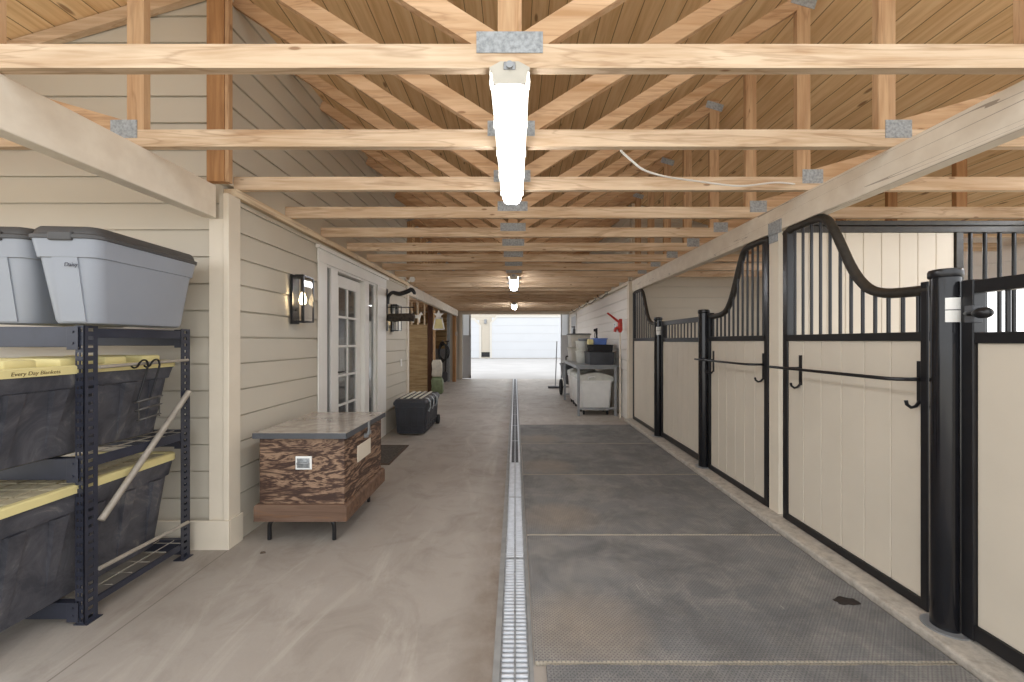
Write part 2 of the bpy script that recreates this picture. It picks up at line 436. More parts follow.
# tack room behind the glass door
m = MB()
m.box(-5.6, -5.5, 2.76, 7.06, 0, 2.4); 
struct('wall_tack_room', m, M['siding'])
m = MB(); m.box(-5.5, WL-.06, 2.76, 7.06, 2.34, 2.385); struct('ceiling_tack_room', m, M['white'])

# right wall past the stalls
m = MB(); siding_x(m, WR, -1, 6.90, 14.36, .14, 2.33); m.box(WR-.014, WR+.05, 6.90, 14.36, 0, .14)
struct('wall_right', m, M['siding_pale'])
m = MB(); siding_x(m, WR+.02, -1, 6.93, 14.36, 2.42, 3.76); struct('wall_right_upper', m, M['siding'])
m = MB(); siding_y(m, 6.86, -1, WR+.03, 5.6, .14, 4.0, .18, clip=True); struct('wall_stall_end', m, M['siding'])
m = MB(); m.box(WR-.022, WR+.06, 6.84, 6.96, 0, 2.345); m.box(WR-.03, WR+.10, 6.85, 14.36, 2.345, 2.398)
struct('trim_5', m, M['trim'])
# outer walls: the right one left open in part to let daylight in
m = MB()
for y0, y1 in ((2.9, 3.6), (4.9, 6.9)): siding_x(m, 5.6, -1, y0, y1, 0, 2.66)
for y0, y1 in ((3.6, 4.9),): siding_x(m, 5.6, -1, y0, y1, 0, 1.2); siding_x(m, 5.6, -1, y0, y1, 2.1, 2.66)
struct('wall_right_outer', m, M['siding_pale'])
m = MB(); siding_x(m, -5.6, 1, 7.2, 14.4, 0, 2.66); struct('wall_left_outer', m, M['barnwood'])
# far gable wall over the doorway
OX0, OX1, OZ = -1.90, 1.96, 2.33
m = MB(); siding_y(m, 14.42, -1, OX0, OX1, OZ+.1, 4.4, .18, clip=True)
siding_y(m, 14.42, -1, -5.6, OX0, 0, 4.4, .18, clip=True); siding_y(m, 14.42, -1, OX1, 5.6, 0, 4.4, .18, clip=True)
struct('wall_far', m, M['siding'])
m = MB(); m.box(OX0, OX1, 14.36, 14.41, OZ, OZ+.1); m.box(OX0-.1, OX0, 14.36, 14.41, 0, OZ+.1)
struct('trim_6', m, M['trim'])

# ------------------------------------------------------------------ roof trusses
CH0, CHH = 2.40, .09
K = 1.99
def truss(y, left, right, label):
    """left/right: how far the truss is in the open on that side (x)"""
    t0, t1 = y, y+.038
    root = thing('roof_truss', (CX, y, CH0), label, 'roof truss', 'roof trusses over the aisle')
    lx = CX-5.55 if left is None else left
    rx = CX+5.55 if right is None else right
    part(root, 'bottom_chord', MB().box(lx, rx, t0, t1, CH0, CH0+CHH), M['lumber_x'])
    for s, lim in ((-1, lx), (1, rx)):
        e = lim
        z = lambda x: roofz(x)-.002
        open_side = (left is None) if s < 0 else (right is None)
        hx = CX+s*K
        # inner web from the middle of the chord up to the top chord
        end = (hx, roofz(hx)-.05) if open_side else (lim, roofz(hx)-.05)
        part(root, 'web', MB().bar((CX+s*.06, CH0+CHH-.0), end, .088, t0+.0005, t1-.0005), M['lumber_web'])
        if open_side:
            part(root, 'post', MB().box(hx-.045, hx+.045, t0, t1, CH0+CHH, roofz(hx)-.016), M['lumber_z'])
            ox = CX+s*4.1
            part(root, 'web', MB().bar((hx+s*.045, CH0+CHH), (ox, roofz(ox)-.045), .088, t0+.0005, t1-.0005), M['lumber_web'])
            ox = CX+s*3.75
            part(root, 'post', MB().box(ox-.045, ox+.045, t0, t1, CH0+CHH, roofz(ox)-.016), M['lumber_dark'])
            part(root, 'plate', MB().box(min(hx-s*.01, hx+s*.13), max(hx-s*.01, hx+s*.13), t0-.003, t0-.0005, CH0+.045, CH0+.14), M['plate'])
            part(root, 'plate', MB().bar((hx-.08, roofz(hx-.08)-.07), (hx+.08, roofz(hx+.08)-.07), .07, t0-.003, t0-.0005), M['plate'])
    part(root, 'king_post', MB().box(CX-.045, CX+.045, t0, t1, CH0+CHH, RIDGE-.016), M['lumber_z'])
    part(root, 'plate', MB().box(CX-.125, CX+.125, t0-.003, t0-.0005, CH0+.055, CH0+.135), M['plate'], label='galvanised nail plate at the middle')
    return root

NTR = 21
for k in range(NTR):
    y = 1.508+.61*k
    left = None if (y < 2.6 or y > 7.15) else WL-.008
    right = None if y < 6.83 else WR+.012
    where = {0: 'roof truss closest to the camera, its nail plate just above the big light',
             1: 'second roof truss from the camera, crossing above the long light fixture',
             2: 'third roof truss from the camera, white cable looping under it',
             20: 'last roof truss, just inside the far doorway'}.get(k, f'bare timber roof truss, {ORD[k]} of the row counted from the camera')
    truss(y, left, right, where)

# ------------------------------------------------------------------ beams and posts
m = MB(); m.box(2.0, 2.085, -2.0, 6.84, BEAM0+.01, BEAM1, .006)
solo('timber_beam', m, M['cream_beam'], (2.02, 3, BEAM0), 'long cream painted beam running above the horse stall fronts', 'beam')
m = MB(); m.box(-2.05, -1.965, -2.0, 2.632, BEAM0-.02, BEAM1-.006, .006)
solo('timber_beam', m, M['cream_beam'], (-2.04, 0, BEAM0), 'cream painted cracked beam above the storage rack and grey totes', 'beam')
m = MB(); m.box(-1.99, -1.905, 7.14, 13.4, BEAM0, BEAM1-.002, .006)
solo('timber_beam', m, M['cream_beam'], (-1.95, 10, BEAM0), 'cream painted beam with dark spots over the open feed bay', 'beam')
m = MB(); m.box(-1.995, -1.882, 2.585, 2.63, BEAM1+.002, roofz(-1.98)-.003, .003)
solo('wooden_post', m, M['lumber_dark'], (-1.97, 2.62, BEAM1), 'brown timber post rising to the roof above the tack room corner', 'post')
m = MB(); m.box(-1.880, -1.856, 2.59, 2.63, BEAM1+.002, roofz(-1.86)-.02, .002)
solo('wooden_stud', m, M['lumber_z'], (-1.9, 2.62, BEAM1), 'pale nailed stud fixed beside the brown corner post', 'stud')

# galvanised connector on right beam at the wood post
m = MB(); m.box(1.993, 1.9995, 3.0, 3.15, 2.19, 2.29); m.box(1.993, 1.9985, 3.04, 3.14, 2.13, 2.195)
solo('beam_bracket', m, M['plate'], (1.975, 3.07, 2.2), 'galvanised steel bracket joining the stall post to the beam', 'bracket')

# ------------------------------------------------------------------ kerb, mats, drain
m = MB(); m.box(1.865, 2.16, -2.0, 6.84, 0, .05, .012)
struct('kerb', m, M['kerb'])
names = {0: 'rubber floor mat at the bottom edge, in front of the first seam', 1: 'black rubber floor mat with worn studs beside the near drain grate',
         2: 'grey rubber mat with a brown worn patch by the drain', 3: 'rubber mat second from the far end of the mat row',
         4: 'last rubber mat, ending in front of the steel table'}
MS = [.46, 1.68, 2.79, 4.05, 5.27, 6.48]
for i in range(5):
    y0, y1 = MS[i], MS[i+1]
    m = MB(); m.box(.13 if i == 0 else .085+random.uniform(-.006,.006), 1.858, y0+.004, y1-.004, .0005, .018, .005)
    solo('rubber_mat', m, M['mat'], (.97, (y0+y1)/2, 0), names[i], 'floor mat', 'rubber mats along the stalls')

protos = {}
GL = .99
for i in range(14):
    y0 = .55+i*GL
    lab = {0: 'slotted metal drain grate at the bottom edge of the aisle', 13: 'last slotted drain grate section, at the far doorway'}.get(i, f'slotted metal drain grate, {ORD[i]} section counting from the bottom edge')
    far = i >= 4
    if far not in protos:
        root = protos[far] = thing('drain_grate', (0, y0, -.01), lab, 'drain grate', 'drain grates down the aisle')
        m = MB()
        for x0, x1 in (((-.061, -.040), (-.004, .004), (.038, .059)) if far else ((-.061, -.055), (-.004, .004), (.053, .059))): m.box(x0, x1, y0+.002, y0+GL-.002, -.045, .001)
        m.box(-.055, .053, y0+.001, y0+.008, -.045, -.002); m.box(-.055, .053, y0+GL-.008, y0+GL-.001, -.045, -.002)
        part(root, 'frame', m, M['grate'] if far else M['galv'])
        m = MB()
        n = 36
        for j in range(n):
            yy = y0+.022+j*(GL-.044)/(n-1)
            for x0, x1 in (((-.040, -.004), (.004, .038)) if far else ((-.055, -.004), (.004, .053))):
                m.tube([(x0, yy, -.0105), (x0+.004, yy, -.0085), (x1-.004, yy, -.0085), (x1, yy, -.0105)], .0098, 8)
        part(root, 'slat_bars', m, M['vent'] if far else M['grate'], smooth=50)
        m = MB(); m.box(-.055, .053, y0+.01, y0+GL-.01, -.050, -.046); part(root, 'tray', m, M['slot_shade'])  # dark sheet below the slats, shade of the slots put into its colour
    else:
        copy_tree(protos[far], (0, y0, -.01), lab)

# ------------------------------------------------------------------ horse stalls
XS = 2.0           # aisle face of the stall fronts
SW = [(0,2.165),(.05,2.185),(.15,2.19),(.33,2.185),(.40,2.15),(.46,2.06),(.52,1.94),(.58,1.82),(.64,1.73),(.71,1.665),(.80,1.632),(.92,1.622),(1.05,1.62)]
def smoothline(P, n=3):
    out = []
    for i in range(len(P)-1):
        p0, p1, p2, p3 = P[max(i-1,0)], P[i], P[i+1], P[min(i+2, len(P)-1)]
        for k in range(n):
            u = k/n
            out.append(tuple(.5*(2*p1[j]+(p2[j]-p0[j])*u+(2*p0[j]-5*p1[j]+4*p2[j]-p3[j])*u*u+(3*p1[j]-p0[j]-3*p2[j]+p3[j])*u**3) for j in range(len(p1))))
    out.append(P[-1]); return out
def boards(y0, y1, z0, z1, x=XS+.012, w=.15):
    m = MB(); L = y1-y0; n = max(1, round(L/w)); a = L/n
    for i in range(n):
        m.box(x, x+.025, y0+i*a+.0015, y0+(i+1)*a-.0015, z0, z1, .004)
    m.box(x+.012, x+.022, y0, y1, z0+.002, z1-.002)
    return m
def panel(yh, yl, label):
    """fixed stall front, high end at yh and low end at yl"""
    s = 1 if yl > yh else -1; L = abs(yl-yh); f = L/1.05
    root = thing('stall_screen', (XS+.03, (yh+yl)/2, .05), label, 'stall panel', 'swooping stall front panels')
    a, b = min(yh, yl), max(yh, yl)
    part(root, 'boards', boards(a+.04, b-.04, .10, 1.372), M['stall_board'])
    m = MB()
    m.box(XS, XS+.05, a+.03, b-.03, .052, .10, .003); m.box(XS, XS+.05, a+.03, b-.03, 1.37, 1.415, .003)
    hj = (yh, yh+s*.05); lj = (yl, yl-s*.035)
    m.box(XS, XS+.05, min(hj), max(hj), .052, 2.19, .004); m.box(XS, XS+.05, min(lj), max(lj), .052, 1.66, .004)
    part(root, 'frame', m, M['black'])
    line = smoothline([(d*f, z) for d, z in SW])
    part(root, 'top_rail', MB().tube([(XS+.025, yh+s*d, z) for d, z in line], .027, 12), M['black_tube'], smooth=60)
    n = 12
    for i in range(n):
        d = (.05+(L-.085)*(i+.6)/n)
        z = next((z0+(z1-z0)*(d-d0)/(d1-d0) for (d0, z0), (d1, z1) in zip(line, line[1:]) if d0 <= d <= d1), 1.62)
        part(root, 'bar', MB().cyl((XS+.025, yh+s*d, 1.413), (XS+.025, yh+s*d, z), .0095, 10), M['black'], smooth=60)
    return root
def stall_door(y0, y1, label, latch_at=None, w=.15):
    root = thing('stall_gate', (XS+.03, (y0+y1)/2, .06), label, 'stall door', 'low stall doors')
    part(root, 'boards', boards(y0+.05, y1-.05, .13, 1.362, w=w), M['stall_board'])
    m = MB()
    for z0, z1 in ((.065, .13), (1.36, 1.408), (1.58, 1.635)): m.box(XS, XS+.05, y0+.045, y1-.045, z0, z1, .003)
    m.box(XS-.004, XS+.054, y0, y0+.05, .06, 1.64, .004); m.box(XS-.004, XS+.054, y1-.05, y1, .06, 1.64, .004)
    part(root, 'frame', m, M['black'])
    n = round((y1-y0-.1)/.095)
    for i in range(n-1):
        y = y0+.05+(y1-y0-.1)*(i+1)/n
        part(root, 'bar', MB().cyl((XS+.025, y, 1.406), (XS+.025, y, 1.582), .0085, 10), M['black'], smooth=60)
    if latch_at:
        y = latch_at
        part(root, 'latch_plate', MB().box(XS-.012, XS+.03, y-.052, y-.016, 1.45, 1.525, .003), M['vent'])
        h = part(root, 'latch_handle', MB().tube([(XS-.012, y-.035, 1.49), (XS-.03, y-.04, 1.49), (XS-.04, y-.06, 1.488), (XS-.04, y-.09, 1.488)], .009, 10), M['black'], smooth=60)
        part(h, 'knob', MB().tube([(XS-.04, y-.075, 1.488), (XS-.04, y-.083, 1.488), (XS-.04, y-.10, 1.488), (XS-.04, y-.125, 1.488), (XS-.04, y-.138, 1.488), (XS-.04, y-.144, 1.488)], [.009,.015,.023,.023,.016,.004], 14), M['black'], smooth=60)
    return root
def round_post(y, label, strike=True):
    root = thing('round_post', (1.985, y, .05), label, 'post', 'round steel stall posts')
    part(root, 'shaft', MB().cyl((1.985, y, .056), (1.985, y, 1.675), .052, 28), M['black_gloss'], smooth=40)
    part(root, 'cap', MB().lathe([(.056, 1.66), (.060, 1.665), (.060, 1.687), (.056, 1.697), (.045, 1.70)], 1.985, y, 28), M['black'], smooth=40)
    part(root, 'foot_plate', MB().lathe([(.085, .0505), (.085, .057)], 1.985, y, 24), M['steel'], smooth=40, label='worn grey steel foot plate')
    if strike:
        m = MB()
        for z0, z1 in ((1.455, 1.508), (1.512, 1.565)):
            pts = []
            for q in range(9):
                a = radians(222+q*9); pts.append((1.985+.0535*cos(a), y+.0535*sin(a)))
            m.prism(pts+[(1.985+.0505*cos(radians(222+q*9)), y+.0505*sin(radians(222+q*9))) for q in range(8,-1,-1)], 'z', z0, z1)
        part(root, 'strike_plate', m, M['white'], label='pale strike plate in two halves')
    return root
def blanket_bar(ya, yb, label):
    """bar stands off the boards from a plate at ya (nearer) to yb"""
    root = thing('blanket_bar', (XS, (ya+yb)/2, 1.18), label, 'blanket bar', 'blanket bars on the stall fronts')
    x = 1.885
    part(root, 'rod', MB().tube([(XS+.004, ya, 1.18), (1.95, ya, 1.18), (x+.02, ya+.015, 1.18), (x, ya+.05, 1.18), (x, yb-.02, 1.18), (x, yb, 1.18)], .0095, 10), M['black'], smooth=60)
    for y in (ya, yb-.14):
        m = MB(); m.box(XS+.006, XS+.013, y-.013, y+.013, 1.06, 1.27)
        m.tube([(XS+.009, y, 1.07), (XS-.012, y, 1.045), (XS-.035, y, 1.04), (XS-.055, y, 1.055), (XS-.06, y, 1.075)], .008, 8)
        part(root, 'hook_plate', m, M['black'], smooth=60)
    m = MB(); m.tube([(x, yb-.14, 1.18), (XS+.006, yb-.14, 1.18)], .008, 8); part(root, 'standoff', m, M['black'], smooth=60)
    return root
panel(2.99, 1.94, 'swooping stall panel between the wooden post and the large round post')
round_post(1.845, 'shiny black round steel post with pale strike plate, closest to the camera')
stall_door(.60, 1.792, 'stall door cut off by the picture edge, with a black egg-shaped latch knob', 1.787, .28)
m = MB(); m.box(2.0, 2.09, 3.035, 3.15, .052, 2.205, .004)
solo('wooden_post', m, M['trim'], (2.045, 3.09, .05), 'narrow cream wooden post between the two horse stall fronts', 'post')
panel(3.165, 4.145, 'swooping stall panel beyond the cream wooden post')
round_post(4.205, 'thin black post between second swooping panel and the low far door', False)
stall_door(4.265, 5.485, 'complete low stall door with short bars between two black posts')
round_post(5.55, 'black post where the low far door meets the last panel')
panel(6.80, 5.615, 'last swooping stall panel next to the siding wall')
blanket_bar(1.985, 2.955, 'black blanket bar with hooks across the big stall panel')
blanket_bar(3.235, 4.19, 'black blanket bar with hooks on the panel behind the cream post')

# stall divider seen over the front
PY = 3.06
root = thing('stall_divider', (3.8, PY, 0), 'tall cream board partition with black rails and bars behind the stall panel', 'stall divider')
m = MB(); n = 9; a = (3.36-2.11)/n
for i in range(n): m.box(2.11+i*a+.0015, 2.11+(i+1)*a-.0015, PY, PY+.03, .06, 2.20, .004)
n = 15; a = (5.5-3.44)/n
for i in range(n): m.box(3.44+i*a+.0015, 3.44+(i+1)*a-.0015, PY, PY+.03, .06, 1.30, .004)
part(root, 'boards', m, M['stall_board'])
m = MB(); m.box(2.10, 5.5, PY-.012, PY+.04, 2.20, 2.245, .003); m.box(2.10, 5.5, PY-.008, PY+.036, 2.255, 2.29, .003)
m.box(3.365, 3.42, PY-.012, PY+.04, 0.0, 2.20, .003); m.box(3.42, 5.5, PY-.01, PY+.04, 1.30, 1.345, .003)
part(root, 'frame', m, M['black_tube'])
for i in range(18):
    x = 3.50+i*.112
    part(root, 'bar', MB().cyl((x, PY+.015, 1.344), (x, PY+.015, 2.202), .013, 10), M['black'], smooth=60)

# ------------------------------------------------------------------ french door
root = bpy.data.objects.new('door_1', None); COL.objects.link(root); root['kind'] = 'structure'; root.location = (WL, 4.7, 0)
m = MB(); f0, f1 = WL+.013, WL+.026
m.box(f0, f1, DY0-.16, DY0+.015, 0, DZ1-.02, .003); m.box(f0, f1, DY1-.16, DY1+.19, 0, DZ1-.02, .003)
m.box(f0, f1+.002, DY0-.17, DY1+.20, DZ1-.02, DZ1+.10, .003); m.box(f0, f1+.03, DY0-.20, DY1+.23, DZ1+.10, DZ1+.135, .004)
part(root, 'casing', m, M['white'])
m = MB(); r0, r1 = WL-.13, WL+.006
m.box(r0, r1, DY0, DY0+.02, 0, DZ1); m.box(r0, r1, DY1-.03, DY1, 0, DZ1); m.box(r0, r1, DY0+.02, DY1-.03, DZ1-.04, DZ1)
m.box(r0, r1, 4.15, 4.30, 0, DZ1-.04, .003); m.box(r0, r1, 5.07, 5.22, 0, DZ1-.04, .003); m.box(r0, r1, 5.42, DY1-.03, 0, DZ1-.04, .003)
m.box(r0, r1, DY0+.02, DY1-.03, 0, .03)
part(root, 'jamb', m, M['white'])
LY0, LY1 = 4.305, 5.065
m = MB(); l0, l1 = WL-.085, WL-.045
m.box(l0, l1, LY0, LY0+.13, .035, 2.10, .003); m.box(l0, l1, LY1-.13, LY1, .035, 2.10, .003)
m.box(l0, l1, LY0+.13, LY1-.13, .035, .32, .003); m.box(l0, l1, LY0+.13, LY1-.13, 1.97, 2.10, .003)
gy0, gy1, gz0, gz1 = LY0+.13, LY1-.13, .32, 1.97
m.box(l0+.005, l1-.003, (gy0+gy1)/2-.012, (gy0+gy1)/2+.012, gz0, gz1)
for i in range(1, 5): z = gz0+(gz1-gz0)*i/5; m.box(l0+.005, l1-.003, gy0, gy1, z-.012, z+.012)
leaf = part(root, 'door_leaf', m, M['white'])
part(leaf, 'pane', MB().box(l0+.016, l0+.022, gy0, gy1, gz0, gz1), M['door_glass'])
m = MB(); m.box(l1, l1+.008, LY0+.03, LY0+.075, .9, 1.12, .002); m.tube([(l1+.006, LY0+.052, 1.03), (l1+.045, LY0+.052, 1.03), (l1+.05, LY0+.07, 1.03), (l1+.05, LY0+.16, 1.03)], .009, 10)
part(leaf, 'door_handle', m, M['black'], smooth=50)
for y0, y1 in ((DY0+.02, 4.15), (5.22, 5.42)):
    part(root, 'sidelight_pane', MB().box(WL-.022, WL-.016, y0, y1, .03, DZ1-.04), M['door_glass'])

# ------------------------------------------------------------------ wall lanterns
def lantern(y, z, label):
    root = thing('wall_lantern', (WL+.012, y, z), label, 'wall light', 'black box lanterns on the siding')
    x = WL+.013
    part(root, 'back_plate', MB().box(x, x+.02, y-.055, y+.055, z-.21, z+.21, .003), M['black'])
    m = MB(); a0, a1 = x+.03, x+.125; w = .08; t_ = .006
    for xx in (a0, a1):
        for yy in (y-w, y+w): m.box(xx-t_, xx+t_, yy-t_, yy+t_, z-.19, z+.19)
    for zz in (z-.19, z+.19):
        for yy in (y-w, y+w): m.box(a0, a1, yy-t_, yy+t_, zz-t_, zz+t_)
        for xx in (a0, a1): m.box(xx-t_, xx+t_, y-w, y+w, zz-t_, zz+t_)
    m.box(x+.015, (a0+a1)/2+.01, y-.012, y+.012, z+.20, z+.215); m.box((a0+a1)/2-.012, (a0+a1)/2+.012, y-.012, y+.012, z+.11, z+.215)
    m.box(x+.015, a0, y-.012, y+.012, z-.10, z-.085)
    m.box(a0, a1, y-.006, y+.006, z+.188, z+.2)
    part(root, 'cage', m, M['black'])
    m = MB()
    for yy in (y-w, y+w): m.box(a0+.006, a1-.006, yy-.0015, yy+.0015, z-.184, z+.184)
    m.box(a1-.0015, a1+.0015, y-w+.006, y+w-.006, z-.184, z+.184)
    part(root, 'glass', m, M['glass'])
    cx = (a0+a1)/2
    part(root, 'socket', MB().cyl((cx, y, z+.06), (cx, y, z+.115), .016, 14), M['black'], smooth=50)
    part(root, 'bulb', MB().lathe([(.012, z+.06), (.016, z+.045), (.028, z+.01), (.030, z-.01), (.022, z-.035), (.006, z-.045)], cx, y, 16), M['bulb'], smooth=60)
lantern(3.43, 1.725, 'lit black box lantern on the siding left of the glass door')
lantern(6.15, 1.72, 'lit black lantern on the siding beyond the glass door')
m = MB(); m.box(WL+.013, WL+.02, 6.62, 6.70, .95, 1.07, .003)
r = solo('switch_plate', m, M['white'], (WL+.013, 6.66, 1.01), 'white switch plate on the siding above the black trunk', 'switch')
part(r, 'rocker', MB().box(WL+.02, WL+.024, 6.645, 6.675, .98, 1.04, .001), M['white'])

# ------------------------------------------------------------------ ceiling lights
def strip_light(y0, y1, label, cx=CX, z1=2.398):
    root = thing('strip_light', (cx, y0, z1), label, 'ceiling light', 'long ceiling lights')
    L = y1-y0; zb = z1-.034
    m = MB()
    prof = [(.034, z1), (.074, zb+.012), (.074, zb)]
    m.loft([[(cx-w, y, z) for w, z in prof] + [(cx+w, y, z) for w, z in prof[::-1]] for y in (y0, y1)])
    m.prism([(cx-.066, zb), (cx+.066, zb), (cx+.060, zb-.05), (cx-.060, zb-.05)], 'y', y0-.004, y0+.012)
    part(root, 'housing', m, M['beige_plastic'], smooth=30)
    rings = []
    for y, k in ((y0+.013, 1), (y1-.05, 1), (y1-.018, .94), (y1-.004, .8)):
        pr = [(.062, zb), (.062, zb-.03), (.054, zb-.052), (.036, zb-.064)]
        pr = [(cx+w*k, y, zb-(zb-z)*k) for w, z in pr]
        rings.append(pr + [(2*cx-x, yy, z) for x, yy, z in pr[::-1]])
    part(root, 'diffuser', MB().loft(rings), M['lens_far'] if y0 > 5 else M['lens'], smooth=50)
    m = MB()
    m.cyl((cx, y0-.015, z1-.02), (cx, y0+.01, z1-.02), .013, 14); m.box(cx-.022, cx+.022, y0-.006, y0+.01, z1-.035, z1-.004, .003)
    part(root, 'cable_gland', m, M['steel'], smooth=50)
    m = MB()
    for q in range(5):
        y = y0+.07+q*(L-.14)/4
        for s in (-1, 1): m.box(cx+s*.075-.003, cx+s*.075+.003, y-.018, y+.018, zb-.016, zb+.010, .001)
    part(root, 'clip', m, M['beige_plastic'])
strip_light(1.6, 2.88, 'unseen strip light added over the big stall to brighten the barn', cx=4.0)  # added lamp out of view, brightens the near stall and roof
strip_light(4.5, 5.78, 'strip light added over the far stall for brightness, hidden by the cream board divider', cx=4.0)  # added lamp behind the divider boards, brightens the far stall
strip_light(8.1, 9.38, 'strip light added to brighten the feed bay, hidden by the tack room wall', cx=-3.3)  # added lamp behind the tack room wall, lights the bay planks
strip_light(1.47, 2.75, 'long glowing strip light under the first roof trusses')
strip_light(6.15, 7.43, 'middle strip light of three down the aisle ceiling')
strip_light(10.6, 11.88, 'farthest strip light, small, near the doorway')

# ------------------------------------------------------------------ storage rack
RX0, RX1, RY0, RY1 = -3.55, -2.08, 1.93, 2.56
root = thing('storage_rack', (-2.8, 2.25, 0), 'blue-black steel storage rack with wire decks against the siding', 'storage rack')
def rack_post(x, fx, yf, s):
    """angle post: face flange of width .04 along x (direction fx) at y=yf, side flange .065 deep in y"""
    m = MB(); H = 1.445
    x2 = x+fx*.042
    a, b = sorted((x, x2))
    for u0, u1 in ((a, a+.007), ((a+b)/2-.004, (a+b)/2+.004), (b-.007, b)): m.box(u0, u1, yf, yf+.003, .004, H)
    n = 36
    for i in range(n+1):
        z = .004+(H-.004)*i/n
        m.box(a, b, yf+.0002, yf+.0028, max(.004, z-.011), min(H, z+.011))
    y2 = yf+s*.065; c, d = sorted((yf, y2)); xx0, xx1 = sorted((x, x+fx*.003))
    for u0, u1 in ((c, c+.02), (d-.02, d)): m.box(xx0, xx1, u0, u1, .004, H)
    for i in range(n+1):
        z = .004+(H-.004)*i/n
        m.box(xx0+.0003, xx1-.0003, c, d, max(.004, z-.012), min(H, z+.012))
    m.box(a-.004, b+.02 if fx < 0 else b+.004, c-.005, d+.005, 0, .005)
    return m
for x, fx in ((RX1, -1), (RX0, 1)):
    part(root, 'post', rack_post(x, fx, RY0, 1), M['navy_steel']); part(root, 'post', rack_post(x, fx, RY1-.003, -1), M['navy_steel'])
LV = [(.03, .115), (.70, .81), (1.34, 1.445)]
for z0, z1 in LV:
    for y0 in (RY0-.006, RY1-.028):
        m = MB(); m.box(RX0+.004, RX1-.045, y0, y0+.034, z0, z1-.006, .003)
        for xx in (RX0+.004, RX1-.075): m.box(xx, xx+.055, y0-.003, y0, z0-.012, z1-.004, .001); m.cyl((xx+.03, y0-.007, z1-.03), (xx+.03, y0-.003, z1-.03), .006, 8); m.cyl((xx+.03, y0-.007, z0+.02), (xx+.03, y0-.003, z0+.02), .006, 8)
        part(root, 'shelf_beam', m, M['navy_steel'])
    m = MB(); m.box(RX1-.02, RX1-.003, RY0+.065, RY1-.065, z1-.06, z1-.012, .002) if z1 > .5 else m.box(RX1-.02, RX1-.003, RY0+.065, RY1-.065, z1-.05, z1-.02, .002)
    part(root, 'end_rail', m, M['navy_steel'])
    m = MB(); zz = z1-.009
    for i in range(15):
        x = RX0+.06+i*(RX1-RX0-.14)/14; m.cyl((x, RY0+.0, zz), (x, RY1-.0, zz), .003, 6)
    for i in range(6):
        y = RY0+.05+i*(RY1-RY0-.1)/5; m.cyl((RX0+.01, y, zz-.005), (RX1-.02, y, zz-.005), .003, 6)
    part(root, 'wire_deck', m, M['grey_rod'])
xb = RX1+.006
def flat_rod(p, q, w=.014):
    m = MB(); m.tube([p, q], w, 8); return m
part(root, 'brace', flat_rod((xb+.0, RY0+.066, 1.24), (xb+.005, RY1-.03, 1.25), .009), M['grey_rod'], smooth=60, label='grey horizontal rod near the top')
part(root, 'brace', flat_rod((xb+.006, RY0+.068, .475), (xb+.012, RY1-.03, 1.05), .016), M['grey_rod'], smooth=60, label='grey diagonal brace')
part(root, 'brace', flat_rod((xb+.0, RY0+.066, .235), (xb+.006, RY1-.03, .225), .011), M['grey_rod'], smooth=60, label='grey horizontal rod near the floor')

# lettering
def text_mesh(s, size, mat, root, name, origin, rot):
    cu = bpy.data.curves.new('lettering', 'FONT'); cu.body = s; cu.size = size; cu.extrude = .0006; cu.shear = .15
    tmp = bpy.data.objects.new('tmp', cu); COL.objects.link(tmp)
    dg = bpy.context.evaluated_depsgraph_get()
    me = bpy.data.meshes.new_from_object(tmp.evaluated_get(dg))
    bpy.data.objects.remove(tmp)
    me.transform(Matrix.Translation(Vector(origin)-wloc(root)) @ rot)
    me.materials.clear(); me.materials.append(mat)
    o = bpy.data.objects.new(name, me); COL.objects.link(o); o.parent = root
    return o
ROT_FRONT = Matrix.Rotation(pi/2, 4, 'X')                       # reads toward -Y
ROT_RIGHT = Matrix.Rotation(pi/2, 4, 'Z') @ Matrix.Rotation(pi/2, 4, 'X')   # reads toward +X

